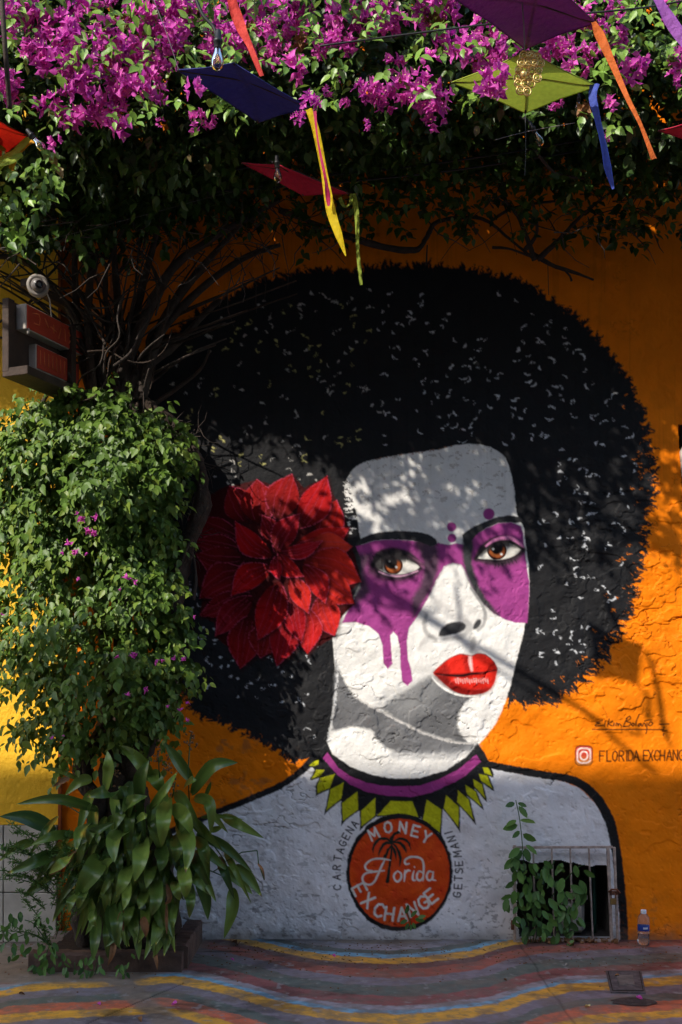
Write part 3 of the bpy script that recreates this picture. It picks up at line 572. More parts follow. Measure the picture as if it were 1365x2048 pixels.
for st in ([(728, 66), (698, 76), (690, 84), (712, 84), (686, 94), (688, 104), (735, 98)], [(748, 72), (742, 106)], [(772, 58), (762, 104)], [(795, 74), (770, 90), (792, 102)], [(806, 84), (802, 102)], [(816, 102), (820, 86), (828, 88), (830, 102), (838, 88), (850, 100)],
           [(892, 52), (878, 84), (868, 108)], [(886, 54), (908, 40), (912, 58), (888, 74), (916, 84), (904, 104), (872, 108)], [(930, 86), (922, 96), (932, 104), (940, 92), (930, 86)], [(970, 30), (952, 74), (950, 102)], [(978, 88), (964, 98), (972, 106), (984, 90), (986, 104)], [(994, 104), (1000, 86), (1010, 90), (1012, 104)], [(1006, 72), (1024, 66), (1050, 64)], [(1022, 84), (1020, 130), (1014, 152)], [(1040, 80), (1032, 96), (1044, 102), (1058, 88), (1048, 76), (1040, 80)], [(666, 126), (900, 126), (1128, 128)], [(1104, 92), (1162, 90)], [(1132, 112), (1124, 138), (1150, 132)], [(1132, 150), (1128, 166)]):
    stroke(z8(*st), 2.4, L(52, 26, 14), soft=1.0, rough=.3, sm=3, reg=r_let)
# dirt rising from the pavement
w = window(122, 1780, 1372, 1890); X, Y = GX[w], GY[w]
A = sst(1845, 1884, Y+14*fbm(N4, X/20, Y/14, 3))*.55; put(w, A, L(110, 98, 88))
w = window(330, 1480, 640, 1890); X, Y = GX[w], GY[w]
A = sst(.12, .5, fbm(N5, X/26, Y/22, 5, .6))*.4*sst(640, 500, X); put(w, A, L(96, 80, 70))
# hairline cracks, scuffs and splashes
for i in range(150):
    x = rnd.uniform(420, 1230); y = rnd.uniform(1560, 1878)**1.0; y = y if rnd.random() < .5 else rnd.uniform(1780, 1878)
    if (x-799)**2/125**2+(y-1744)**2/130**2 < 1 or (640 < x < 960 and y < 1680): continue
    a = rnd.gauss(.1, .5) if rnd.random() < .7 else rnd.uniform(1.2, 1.9); P = [(x, y)]
    for k in range(rnd.choice((2, 3, 5))): a += rnd.uniform(-.5, .5); P.append((P[-1][0]+7*math.cos(a), P[-1][1]+7*math.sin(a)))
    stroke(P, [rnd.uniform(.8, 2.2)]+[rnd.uniform(.7, 2.6) for _ in P[1:]], L(84, 74, 70), soft=1.2, rough=2.5, a=rnd.uniform(.35, .85), dry=.1)
for i in range(70):
    x = rnd.uniform(700, 1050); y = rnd.uniform(905, 1020) if i < 36 else rnd.uniform(1180, 1480)
    if 860 < x < 1010 and 1290 < y < 1400: continue
    a = rnd.gauss(.1, .4); P = [(x, y)]
    for k in range(3): a += rnd.uniform(-.6, .6); P.append((P[-1][0]+6*math.cos(a), P[-1][1]+6*math.sin(a)))
    if 700 < x < 1010 and (y < 1020 or (x < 840 and y > 1270)): stroke(P, [.8, 1.8, 1.5, .7], L(104, 84, 78), soft=1.2, rough=2.5, a=rnd.uniform(.3, .8), dry=.05)
w = window(122, 330, 1372, 1000); X, Y = GX[w], GY[w]      # long rain streaks down the plaster
A = sst(.12, .5, fbm(N3, X/9, Y/260, 4, .6))*.20; put(w, A, lambda X, Y: C[w]*.45)
w = window(1080, 1700, 1372, 1884); X, Y = GX[w], GY[w]
A = sst(.2, .5, fbm(N5, X/12, Y/10, 4, .6))*sst(1740, 1860, Y)*.4; put(w, A, L(150, 92, 60))
# relief in metres
ruf = .35+.65*sst(1000, 1250, GY)+.5*sst(1080, 1160, GX)*sst(860, 980, GY); ruf = np.clip(ruf, 0, 1.1); ruf *= (1-.35*sst(1380, 1560, GY)*sst(1100, 1250, GX))
Hh = .012*fbm(N1, GX/210, GY/180, 3)+ruf*.013*fbm(N2, GX/58, GY/54, 3)+ruf*.0020*fbm(N3, GX/17, GY/16, 3)
pm = sst(-.12, .22, fbm(N5, GX/120+4, GY/110, 2)); ck = fbm(N4, GX/44+3, GY/34+8, 3, .5); Hh = Hh+ruf*pm*.005*sst(.03, .11, ck)                 # broken plaster lips
ck2 = fbm(N5, GX/60+13, GY/30+2, 4, .55); Hh = Hh-ruf*pm*.007*sst(.03, 0, abs(ck2-.22))*sst(-.1, .2, fbm(N1, GX/90, GY/90, 2))
Hh = Hh-ruf*.003*sst(.45, .6, fbm(N2, GX/9, GY/9, 2))
Hh = Hh+.0012*fbm(N4, GX/5, GY/5, 2)
rr_ = sst(1080, 1180, GX)*sst(880, 990, GY)*sst(1560, 1400, GY); Hh = Hh+rr_*(.012*fbm(N3, GX/70, GY/60, 3)+.006*sst(.0, .06, fbm(N1, GX/36+9, GY/22+3, 3)))
C *= (1-.45*(ruf*pm*sst(.03, 0, abs(ck2-.22))*sst(-.1, .2, fbm(N1, GX/90, GY/90, 2))))[..., None]; Cd = sst(.0, .02, fbm(N1, GX/36+9, GY/22+3, 3))*sst(.045, .02, fbm(N1, GX/36+9, GY/22+3, 3))*rr_; C *= (1-.25*Cd)[..., None]
Hh = Hh.astype(np.float32)
VX = (GX-682.5)/S; VZ = EYE+(1370-GY)/S; VY = -Hh-.012
V = np.stack([VX, VY, VZ], -1).reshape(-1, 3)
# opening for the grated niche and the window
NX0, NX1, NY0, NY1 = 1036, 1221, 1710, 1872
ii, jj = np.meshgrid(np.arange(H_-1), np.arange(W_-1), indexing='ij')
cxx = (GX[:-1, :-1]+GX[1:, 1:])/2; cyy = (GY[:-1, :-1]+GY[1:, 1:])/2
topn = NY0+8+9*fbm(N2, cxx/26, cxx*0+3, 3)+ (cxx-1040)*.06
hole = (cxx > NX0+5*fbm(N1, cyy/16, cyy*0, 2)) & (cxx < NX1-3*sst(1800, 1720, cyy)+4*fbm(N3, cyy/18, cyy*0, 2)) & (cyy > topn) & (cyy < NY1)
wlean = 1355+(cyy-850)*.062
hole |= (cxx > wlean) & (cyy > 849) & (cyy < 1330) & (cxx < 1620)
a = (ii*W_+jj); Q = np.stack([a, a+W_, a+W_+1, a+1], -1)
FR = REG[:-1, :-1]
# vertex normals of the whole sheet so the painted parts join without a seam
dYdx = np.gradient(VY, axis=1)/np.gradient(VX, axis=1); dYdz = np.gradient(VY, axis=0)/np.gradient(VZ, axis=0)
NRM = np.stack([dYdx, -np.ones_like(dYdx), dYdz], -1); NRM /= np.linalg.norm(NRM, axis=-1, keepdims=True); NRM = NRM.reshape(-1, 3).astype(np.float32)
wall = empty('orange_wall', (0, 0, 0), 'rough orange plaster wall painted with a giant portrait of a woman with a black afro and red flower', 'wall')
Cf = np.concatenate([C.reshape(-1, 3), np.ones((H_*W_, 1), np.float32)], 1)
PARTLBL = {'mural_hair': 'black afro hair and thick black outline dotted with chalky white curls', 'mural_face': 'white painted face and neck', 'mural_flower': 'big red painted flower with pointed petals', 'mural_lips': 'glossy red painted lips', 'mural_medallion': 'round orange pendant reading money exchange with a palm tree', 'mural_necklace': 'purple collar with lime green pointed beads', 'mural_eye_band': 'purple eye band with two drips', 'mural_lettering': 'black hand painted lettering', 'mural_badge': 'small red and white rounded camera badge', 'mural_shoulders': 'whitewashed bare shoulders'}
for r, nm in enumerate(REGN):
    m = (FR == r) & ~hole
    if not m.any(): continue
    q = Q[m]; u, inv = np.unique(q, return_inverse=True)
    me = mesh_np(nm, V[u], inv.reshape(q.shape), {'paint': ('FLOAT_COLOR', Cf[u])})
    me.normals_split_custom_set_from_vertices(NRM[u])
    o = obj(nm, me, M_paint, wall)
    if nm in PARTLBL: o['label'] = PARTLBL[nm]
# the masonry behind the plaster: blocks round the niche and the window
def wx(p): return (p-682.5)/S
def wz(p): return EYE+(1370-p)/S
mb = MB()
def blk(x0, x1, z0, z1, y0=.03, y1=.5): mb.box(((x0+x1)/2, (y0+y1)/2, (z0+z1)/2), (x1-x0, y1-y0, z1-z0))
nx0, nx1, nz0, nz1 = wx(1030), wx(1232), wz(1876), wz(1700)
vx0, vx1, vz0, vz1 = wx(1352), wx(1620), wz(1332), wz(847)
blk(-1.7, nx0, -.05, 5.9); blk(nx0+.002, nx1-.002, nz1, 5.9); blk(nx1, vx0, -.05, 5.9); blk(vx0+.002, vx1, -.05, vz0); blk(vx0+.002, vx1, vz1, 5.9); blk(vx1+.002, 7, -.05, 5.9)
M_core = mat('orange_render', ORANGE, rough=.7, noise=(5, .1), bump=(40, .006))
mb.build('masonry', M_core, wall, smooth=False)
# plain continuation of the wall right of the frame
mb = MB(); mb.box((5.0, .0, 2.95), (4.02, .05, 6.0)); mb.build('plaster_field', M_core, wall, smooth=False)
# ------------------------------------------------------------------ ground
def GYOF(py): return DIST*(EYE*S/(py-1370))-DIST
YL = [(-2.2, 1.25), (-1.85, 1.22), (-1.65, 1.1), (-1.546, .985), (-1.37, .93), (-1.1, .90), (-.849, .84), (-.682, .93), (-.459, 1.116), (-.246, 1.31), (.008, 1.44), (.252, 1.48), (.452, 1.445), (.737, 1.31), (.906, 1.13), (1.117, .985), (1.337, .948), (1.735, .85), (2.2, .80), (3, 1.0)]
YLx = [p[0] for p in YL]; YLy = [p[1] for p in YL]
C_b = L(104, 150, 172); C_y = L(196, 146, 54); C_dr = L(98, 64, 62); C_r = L(142, 80, 66); C_g = L(112, 106, 114); C_gr = L(84, 94, 88); C_m = L(124, 74, 72); C_lg = L(136, 132, 138); C_or = L(176, 96, 70); C_base = L(126, 114, 102)
# bands measured from the middle of the second yellow stripe, towards the street positive
BANDS = [(-9, C_base), (-1.35, C_lg), (-1.22, C_gr), (-1.13, C_b), (-1.05, C_y), (-.92, C_dr), (-.82, C_r), (-.66, C_g), (-.52, C_gr), (-.34, C_m), (-.19, C_lg), (-.12, C_b), (-.065, C_y), (.075, C_g), (.20, C_gr), (.31, C_or), (.44, C_y), (.56, C_g), (.72, C_gr), (.86, C_b), (.95, C_y), (1.08, C_dr), (1.2, C_r), (1.35, C_g), (1.5, C_base)]
def ground_col(X, Y):
    """X, Y world"""
    d = -Y; u = d-np.interp(X, YLx, YLy); u = u+.016*fbm(N1, X*9, Y*9, 3)+.016*fbm(N2, X*45, Y*45, 3)
    k = np.clip((X+1.2)/.5, 0, 1)            # left of the planter the bands run narrower
    c = np.empty(X.shape+(3,), np.float32); c[:] = BANDS[0][1]
    for b, col in BANDS[1:]:
        t = sst(b-.006, b+.006, u)[..., None]; c = c*(1-t)+np.array(col, np.float32)*t
    wear = sst(-.02, .36, fbm(N3, X*6, Y*8, 6, .65)); c = c*(1-.5*wear[..., None])+np.array(C_base, np.float32)*.6*.5*wear[..., None]
    # bare concrete in front of the planter and to its left
    bare = sst(-.95, -1.08, X+.05*fbm(N2, Y*6, X*3, 3)-.25*(Y+1.0))*sst(-.98, -.86, Y+.04*fbm(N2, X*5, Y*5, 3)); bare2 = sst(.09, .05, abs(X+.92+.55*(Y+1.25)+.03*fbm(N4, X*5, Y*5, 3)))*sst(-.80, -.9, Y)*.85
    b = np.clip(bare+bare2, 0, 1)[..., None]; n = (1+.25*fbm(N4, X*7, Y*7, 4))[..., None]; c = c*(1-b)+np.array(C_base, np.float32)*.8*n*b
    st = sst(.08, .45, fbm(N5, X*3+5, Y*5, 6, .62)); c = c*(1-.5*st[..., None])
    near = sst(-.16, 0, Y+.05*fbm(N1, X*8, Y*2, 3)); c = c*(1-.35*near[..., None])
    w2 = sst(.06, .30, fbm(N4, X*22, Y*30, 4, .7)+.35*fbm(N1, X*2.5, Y*3, 3))[..., None]; c = c*(1-.45*w2)+np.array(C_base, np.float32)*.62*.45*w2; c = c*1.5; chip = sst(.5, .56, fbm(N2, X*26, Y*26, 3)); c = c*(1-chip[..., None]*.6)+.32*chip[..., None]*.6
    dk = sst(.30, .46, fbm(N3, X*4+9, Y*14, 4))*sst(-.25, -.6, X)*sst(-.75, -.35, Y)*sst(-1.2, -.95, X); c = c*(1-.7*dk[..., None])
    return c
ax_ = np.concatenate([np.arange(-6, -2.1, .1), np.arange(-2.1, 2.1, .0075), np.arange(2.1, 6.01, .1)]); ay_ = np.concatenate([np.arange(.02, -.1, -.02), np.arange(-.1, -1.75, -.0085), np.arange(-1.75, -4.3, -.05)])
AX, AY = np.meshgrid(ax_, ay_, indexing='xy'); hz = .003*fbm(N1, AX*2, AY*2, 3)+.0012*fbm(N3, AX*18, AY*18, 3)+.004
joint = np.minimum(abs(AX+1.02-.52*(AY+1.35)), 9); hz = hz-.005*sst(.007, .002, joint)*(AY < -.9); j2 = abs(AX-1.03-.012*fbm(N1, AY*5, AY*0, 2)); hz = hz-.003*sst(.006, .001, j2)
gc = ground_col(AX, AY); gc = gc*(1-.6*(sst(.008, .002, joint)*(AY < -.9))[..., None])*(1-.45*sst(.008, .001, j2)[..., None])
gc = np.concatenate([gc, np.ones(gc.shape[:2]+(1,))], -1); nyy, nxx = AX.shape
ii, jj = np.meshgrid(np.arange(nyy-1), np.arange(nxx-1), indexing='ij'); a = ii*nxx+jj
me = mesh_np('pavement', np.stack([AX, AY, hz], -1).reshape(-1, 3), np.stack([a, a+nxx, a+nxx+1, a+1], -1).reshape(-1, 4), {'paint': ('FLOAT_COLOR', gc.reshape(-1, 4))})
pav = tag(obj('pavement', me, M_ground), 'concrete pavement painted with worn wavy stripes of yellow, blue, red and green', kind='structure')
M_asph = mat('street_concrete', L(118, 112, 106), rough=.85, noise=(3, .2), bump=(40, .005))
mb = MB(); mb.box((0, -10, -.15), (120, 120, .28)); tag(mb.build('ground', M_asph, smooth=False), kind='structure')
# small inspection cover and a chipped hollow
def gq(px, py, z=.006): return G(px, py, z)
cov = empty('drain_cover', G(1250, 1962), 'small square concrete inspection cover set among the painted stripes near the bottle', 'drain cover')
P = [gq(1212, 1941, .010), gq(1283, 1941, .010), gq(1292, 1985, .010), gq(1222, 1984, .010)]
def slab(P, h, name, m, par, ins=0.0):
    c = sum(P, Vector())/4; P = [p+(c-p)*ins for p in P]; mb = MB(); mb.add([(*p[:2], p[2]-h) for p in P]+[tuple(p) for p in P], [(4, 5, 6, 7), (0, 1, 5, 4), (1, 2, 6, 5), (2, 3, 7, 6), (3, 0, 4, 7)])
    return mb.build(name, m, par, smooth=False)
M_cov = mat('old_cover_concrete', L(92, 86, 86), rough=.8, noise=(26, .5), bump=(50, .008)); slab(P, .012, 'rim', M_cov, cov); slab([p+Vector((0, 0, .002)) for p in P], .012, 'joint', M_soil, cov, .10); slab([p+Vector((0, 0, .004)) for p in P], .012, 'lid', M_cov, cov, .15); slab([p+Vector((0, 0, .007)) for p in P], .006, 'handle_plate', M_concrete, cov, .55)
mb = MB(); c = G(1268, 2003, .0075); ring = [c+Vector((.105*math.cos(t*.39)*(1+.12*math.sin(3*t)), .065*math.sin(t*.39)*(1+.1*math.sin(5*t)), 0)) for t in range(16)]
mb.add([c+Vector((0, 0, -.001))]+ring, [(0, i+1, (i+1) % 16+1) for i in range(16)]); tag(mb.build('hollow', mat('dirty_hollow', L(74, 62, 56), rough=.95, noise=(30, .6), bump=(60, .012))), 'small round dirt filled hollow in the pavement in front of the inspection cover', 'pothole')
# ------------------------------------------------------------------ yellow house wall on the left
yw = empty('yellow_wall', (-2.2, -.04, 0), 'yellow plastered house wall with pale panels along its foot, left of the orange wall', 'wall')
XR = wx(121)
xs = np.concatenate([np.arange(-6.5, -2.2, .12), np.arange(-2.2, XR, .014), [XR]]); zs = np.concatenate([np.arange(wz(1647), 4.4, .014), np.arange(4.4, 5.9, .1)])
XX, ZZ = np.meshgrid(xs, zs, indexing='xy'); YY = -.045-.004*fbm(N1, XX*3, ZZ*3, 3)-.0014*fbm(N2, XX*22, ZZ*22, 3); nyy, nxx = XX.shape
ii, jj = np.meshgrid(np.arange(nyy-1), np.arange(nxx-1), indexing='ij'); a = ii*nxx+jj
obj('plaster', mesh_np('plaster', np.stack([XX, YY, ZZ], -1).reshape(-1, 3), np.stack([a, a+1, a+nxx+1, a+nxx], -1).reshape(-1, 4)), M_yellow, yw)
mb = MB(); mb.box(((XR-6.5)/2, .1, 2.9), (XR+6.5-.004, .27, 6.0)); mb.build('masonry', M_yellow, yw, smooth=False)
mb = MB(); mb.box((XR+.008, -.03, 2.9), (.016, .04, 6.0)); mb.build('corner_strip', mat('brown_edge', L(150, 74, 20), rough=.8, noise=(14, .3)), yw, smooth=False)
# wainscot panels, each its own piece
zt = wz(1648); zj = wz(1781); cols_ = [XR-.012]; e = wx(14)
edges = [XR-.004, wx(14), wx(14)-.6, wx(14)-1.2, wx(14)-1.8, wx(14)-2.4]
mb = MB(); mb.box(((XR-5)/2, -.045, zt/2), (XR+5-.006, .012, zt)); mb.build('grout', M_grout, yw, smooth=False)
for k in range(len(edges)-1):
    for (z0, z1) in ((.004, zj-.003), (zj+.003, zt-.002)):
        x1, x0 = edges[k]-.003, edges[k+1]+.003; mb = MB(); mb.box(((x0+x1)/2, -.056+rnd.uniform(-.001, .001), (z0+z1)/2), (x1-x0, .016, z1-z0), bev=.003); mb.build('panel', M_tile, yw, smooth=False)
# ------------------------------------------------------------------ row of houses across the street (behind the camera)
hy = -8.6; HH = .70+(-hy)*RATIO
mb = MB()
row = empty('opposite_house', (-4, hy, 0), 'long pale two storey house front standing across the street', 'house')
mb.box((-12, hy-.25, HH/2), (16.8, .5, HH)); mb.box((-12, hy-.2, HH+.06), (17, .75, .12)); mb.build('wall', M_house, row, smooth=False)
for k in range(5):
    x = -18.4+k*3.2
    for z0, h, w_ in ((0, 2.6, 1.2), (4.2, 2.2, 1.1)):
        mb = MB(); mb.box((x, hy+.02, z0+h/2), (w_+.2, .06, h+.1)); f = mb.build('window_frame' if z0 else 'door_frame', M_tile, row, smooth=False)
        mb = MB(); mb.box((x-w_/4, hy+.06, z0+h/2), (w_/2-.02, .05, h-.1)); mb.box((x+w_/4, hy+.06, z0+h/2), (w_/2-.02, .05, h-.1)); mb.build('shutter' if z0 else 'door', M_shutter, f, smooth=False)
mb = MB(); mb.add([(-20.4, hy, HH+.12), (-3.6, hy, HH+.12), (-3.6, hy-4, HH+1.2), (-20.4, hy-4, HH+1.2), (-20.4, hy, HH+.0), (-3.6, hy, HH+.0)], [(0, 1, 2, 3), (4, 5, 1, 0)]); mb.build('roof', M_tileroof, row, smooth=False)
lo_ = empty('opposite_house', (5, hy, 0), 'second pale house across the street, slightly lower than its neighbour', 'house'); mb = MB(); mb.box((5, hy-.25, 4.05), (17.1, .5, 8.1)); mb.box((5, hy-.2, 8.16), (17.3, .7, .12)); mb.build('wall', M_house, lo_, smooth=False)
for k in range(4):
    for z0, h in ((0, 2.6), (4.2, 2.2)):
        x = -1+k*4; mb = MB(); mb.box((x, hy+.02, z0+h/2), (1.3, .06, h+.1)); f = mb.build('window_frame' if z0 else 'door_frame', M_tile, lo_, smooth=False); mb = MB(); mb.box((x, hy+.06, z0+h/2), (1.1, .05, h-.1)); mb.build('shutter' if z0 else 'door', M_shutter, f, smooth=False)
# ------------------------------------------------------------------ grated niche at the foot of the wall
mb = MB(); x0, x1, z0, z1, yb = nx0+.006, nx1-.006, .004, nz1-.004, .46
mb.add([(x0, .0, z0), (x1, .0, z0), (x1, .0, z1), (x0, .0, z1), (x0, yb, z0), (x1, yb, z0), (x1, yb, z1), (x0, yb, z1)], [(4, 5, 6, 7), (0, 4, 7, 3), (5, 1, 2, 6), (7, 6, 2, 3), (0, 1, 5, 4)])
mb.build('niche', M_dark, wall, smooth=False)
gr = empty('security_grate', W(1130, 1880, -.05), 'rusty white barred grate over the hole at the foot of the mural', 'grate')
def bar(p0, p1, w, name, m, par, d=None, y=None):
    mb = MB(); a, b = Vector(p0), Vector(p1); mid = (a+b)/2; q = (b-a).to_track_quat('Z', 'Y').to_matrix(); mb.box(mid, (w, d or w, (b-a).length), M=q, bev=min(w, d or w)*.15)
    return mb.build(name, m, par, smooth=False)
yg = -.06
for a, b, w_ in (((1026, 1695), (1226, 1694), .014), ((1032, 1884), (1227, 1882), .02), ((1030, 1690), (1030, 1886), .016), ((1216, 1692), (1224, 1884), .018), ((1229, 1694), (1236, 1884), .014)):
    bar(W(*a, yg), W(*b, yg), w_, 'frame_bar', M_rust, gr)
for t, b in ((1067, 1071), (1104, 1109), (1141, 1146), (1178, 1186)): bar(W(t, 1697, yg+.003), W(b, 1881, yg+.003), .016, 'bar', M_rust, gr, .009)
for py in (1733, 1850): mb = MB(); mb.tube([W(1026, py-9, yg), W(1026, py+9, yg)], .011, 10); mb.build('hinge', M_rust2, gr)
mb = MB(); mb.box(W(1228, 1786, yg-.01), (.05, .012, .022), bev=.002); mb.tube([W(1218, 1784, yg-.02), W(1224, 1779, yg-.035), W(1234, 1779, yg-.035), W(1240, 1786, yg-.02)], .006, 8); mb.build('hasp', M_rust2, gr)
pl_ = empty('padlock', W(1228, 1800, yg-.03), 'old brass padlock hanging from the hasp of the barred grate', 'padlock')
mb = MB(); mb.box(W(1227, 1803, yg-.035), (.034, .018, .036), bev=.003); mb.build('body', M_brass, pl_, smooth=False)
mb = MB(); mb.tube([W(1223, 1797, yg-.035), W(1223, 1788, yg-.035), W(1227, 1784, yg-.035), W(1231, 1788, yg-.035), W(1231, 1797, yg-.035)], .0035, 8); mb.build('shackle', M_rust2, pl_)
wb = empty('meter_box', W(1148, 1862, .10), 'grey white rounded box standing inside the barred hole behind the leaves', 'box')
mb = MB(); mb.box(W(1146, 1832, .12), (.13, .08, .19), bev=.02); mb.build('body', M_tile, wb, smooth=False); mb = MB(); mb.box(W(1148, 1792, .11), (.15, .10, .03), bev=.006); mb.build('lid', M_rust, wb, smooth=False)
mb = MB(); mb.tube([Vector(tuple(p)) for p in spline([W(1170, 1722, .2), W(1184, 1730, .18), W(1189, 1760, .16), W(1190, 1868, .16)], 5)], .011, 10); tag(mb.build('water_pipe', M_pipe), 'thin dark green pipe running down inside the barred hole', 'pipe')
# window with its shutter cut by the right edge
wdw = empty('window', W(1365, 1330, .1), 'dark wooden window recess cut off by the right edge of the picture', 'window')
mb = MB(); x0 = wx(1352); x1 = wx(1625); z0 = wz(1335); z1 = wz(845)
mb.add([(x0, .0, z0), (x1, .0, z0), (x1, .0, z1), (x0, .0, z1), (x0, .4, z0), (x1, .4, z0), (x1, .4, z1), (x0, .4, z1)], [(4, 5, 6, 7), (0, 4, 7, 3), (5, 1, 2, 6), (7, 6, 2, 3), (0, 1, 5, 4)]); mb.build('reveal', M_wood, wdw, smooth=False)
bar(W(1366, 850, .05), W(1380, 1330, .05), .035, 'frame', M_wood, wdw)
for k in range(3): mb = MB(); mb.box(((x0+x1)/2+.05, .12, z0+(z1-z0)*(k+.5)/3), (x1-x0-.14, .03, (z1-z0)/3-.03), bev=.004); mb.build('shutter_board', M_wood, wdw, smooth=False)
mb = MB(); mb.lathe([(.0, -.16), (.02, -.16), (.026, -.05), (.03, -.01), (.016, .02), (.004, .04), (0, .04)], 14, c=W(1370, 900, -.02)); mb.build('white_finial', M_white, wdw)
# ------------------------------------------------------------------ water bottle
bt = empty('water_bottle', W(1288, 1892, -.08)+Vector((0, 0, 0)), 'clear plastic water bottle with white cap and blue label standing by the orange wall', 'bottle')
bc = W(1287.5, 1880, -.13); bc.z = .006
M_plast.node_tree.nodes['Principled BSDF'].inputs['Base Color'].default_value = (.9, .93, .97, 1)
mb = MB(); mb.lathe([(0, 0), (.028, 0), (.033, .006), (.033, .03), (.0315, .035), (.033, .04), (.0315, .05), (.033, .056), (.0315, .066), (.033, .072), (.033, .078), (.0315, .08), (.0315, .118), (.033, .121), (.0335, .14), (.031, .158), (.022, .172), (.0135, .18), (.0125, .19), (0, .19)], 24, c=bc); mb.build('body', M_plast, bt)
mb = MB(); mb.lathe([(0, .004), (.030, .004), (.0305, .062), (0, .062)], 20, c=bc); mb.build('water', M_water, bt)
mb = MB(); mb.lathe([(.033, .082), (.0334, .083), (.0334, .115), (.033, .116)], 24, c=bc); lb = mb.build('label', M_lab, bt)
mb = MB()
for k in range(5):   # pale print on the label
    a = -1.9+k*.17; mb.add([(bc.x+.0337*math.cos(a+j*.06), bc.y+.0337*math.sin(a+j*.06), bc.z+zz) for j in (0, 1, 2) for zz in (.094, .105)], [(0, 2, 3, 1), (2, 4, 5, 3)])
mb.build('print', M_labw, lb)
mb = MB(); mb.lathe([(.0155, .178), (.016, .18), (.016, .196), (.0145, .2), (0, .2)], 20, c=bc); mb.build('cap', M_cap, bt)

# ------------------------------------------------------------------ leaf machinery
TL = np.array([(0, 0, 0), (-.22, .16, .035), (-.33, .40, .05), (-.20, .74, .02), (0, 1.06, -.14), (.20, .74, .02), (.33, .40, .05), (.22, .16, .035), (0, .42, -.035)], np.float32)
FL_ = np.array([(8, i, (i+1) % 8) for i in range(8)][::-1], np.int32)
TO = np.array([(0, 0, 0), (-.18, .18, .03), (-.25, .48, .04), (-.17, .80, .02), (0, 1, -.06), (.17, .80, .02), (.25, .48, .04), (.18, .18, .03), (0, .5, -.03)], np.float32)
def norm(a): return a/(np.linalg.norm(a, axis=-1, keepdims=True)+1e-9)
def frames(D, N):
    D = norm(D); N = norm(N-D*(N*D).sum(-1, keepdims=True)); X = np.cross(D, N); return X, D, N
def leaves(P, D, N, size, T=TL, wid=None):
    X, D, N = frames(D, N); sz = size[:, None, None]; wf = (wid if wid is not None else np.ones(len(P)))[:, None, None]
    V = P[:, None, :]+sz*(T[None, :, 0:1]*wf*X[:, None, :]+T[None, :, 1:2]*D[:, None, :]+T[None, :, 2:3]*N[:, None, :])
    F = FL_[None]+(np.arange(len(P))*len(T))[:, None, None]
    return V.reshape(-1, 3), F.reshape(-1, 3)
def leaf_cloud(name, P, D, N, size, tint, m, parent, T=TL, singles=0, label=None, score=None, base='leaf', wid=None):
    """one joined mesh of leaves, with the `singles` best showing ones kept as objects of their own"""
    idx = np.arange(len(P)); top = []
    if singles:
        sc = score if score is not None else -P[:, 1]
        top = np.argsort(-sc)[:singles]; idx = np.setdiff1d(idx, top)
    V, F = leaves(P[idx], D[idx], N[idx], size[idx], T, wid[idx] if wid is not None else None)
    me = mesh_np(name, V, F, {'tint': ('FLOAT', np.repeat(tint[idx], len(T)))})
    o = obj(name, me, m, parent); o['kind'] = 'stuff'
    if label: o['label'] = label
    if len(top):
        ms = []
        for k in range(5):
            ms.append(mesh_np(base, T, FL_, {'tint': ('FLOAT', np.full(len(T), float(k)*.2+.05))})); ms[-1].materials.append(m)
        X, Dn, Nn = frames(D[top], N[top]); b = Vector((0, 0, 0)); p = parent
        while p is not None: b = b+Vector(p.location); p = p.parent
        for j, i in enumerate(top):
            q = bpy.data.objects.new(base, ms[min(4, int(tint[i]*5))]); COL.objects.link(q); q.parent = parent; s = float(size[i])
            w_ = float(wid[i]) if wid is not None else 1.
            M = Matrix.Identity(4)
            for r_ in range(3): M[r_][0] = X[j][r_]*s*w_; M[r_][1] = Dn[j][r_]*s; M[r_][2] = Nn[j][r_]*s; M[r_][3] = P[i][r_]-b[r_]
            q.matrix_basis = M
    return o
def shoots(P0, out, n_leaf, size, hang=.5, length=.13, rs=None):
    """P0 (n,3) shoot starts, out (n,3) outward direction -> leaf arrays"""
    n = len(P0); g = rs or rng
    d = norm(out*.8+g.normal(0, .55, (n, 3))+np.array([0, 0, -hang*.5])); P = []; D = []; N = []; Sz = []; T = []
    base_t = np.clip(g.normal(.42, .2, n), 0, 1); side = norm(np.cross(d, g.normal(0, 1, (n, 3))))
    for k in range(n_leaf):
        t = (k+.5)/n_leaf; p = P0+d*length*t+np.array([0, 0, -1])*(length*.35*t*t)+g.normal(0, .006, (n, 3))
        ang = k*2.4+g.uniform(0, 1, n); s2 = np.cross(d, side); sd = side*np.cos(ang)[:, None]+s2*np.sin(ang)[:, None]
        ld = norm(d*.45+sd*.75+np.array([0, 0, -1])*hang+g.normal(0, .15, (n, 3)))
        nn = norm(out*.75+np.array([0, 0, .55])+g.normal(0, .38, (n, 3)))
        P.append(p); D.append(ld); N.append(nn); Sz.append(size*(1-.25*abs(t-.45))*g.uniform(.6, 1.25, n)); T.append(np.where(g.random(n) < .015, 1.8, np.clip(base_t+.45*(t-.4)+g.normal(0, .12, n), 0, 1.1)))
    return [np.concatenate(a).astype(np.float32) for a in (P, D, N, Sz, T)]
def cat(*a): return [np.concatenate(z) for z in zip(*a)]

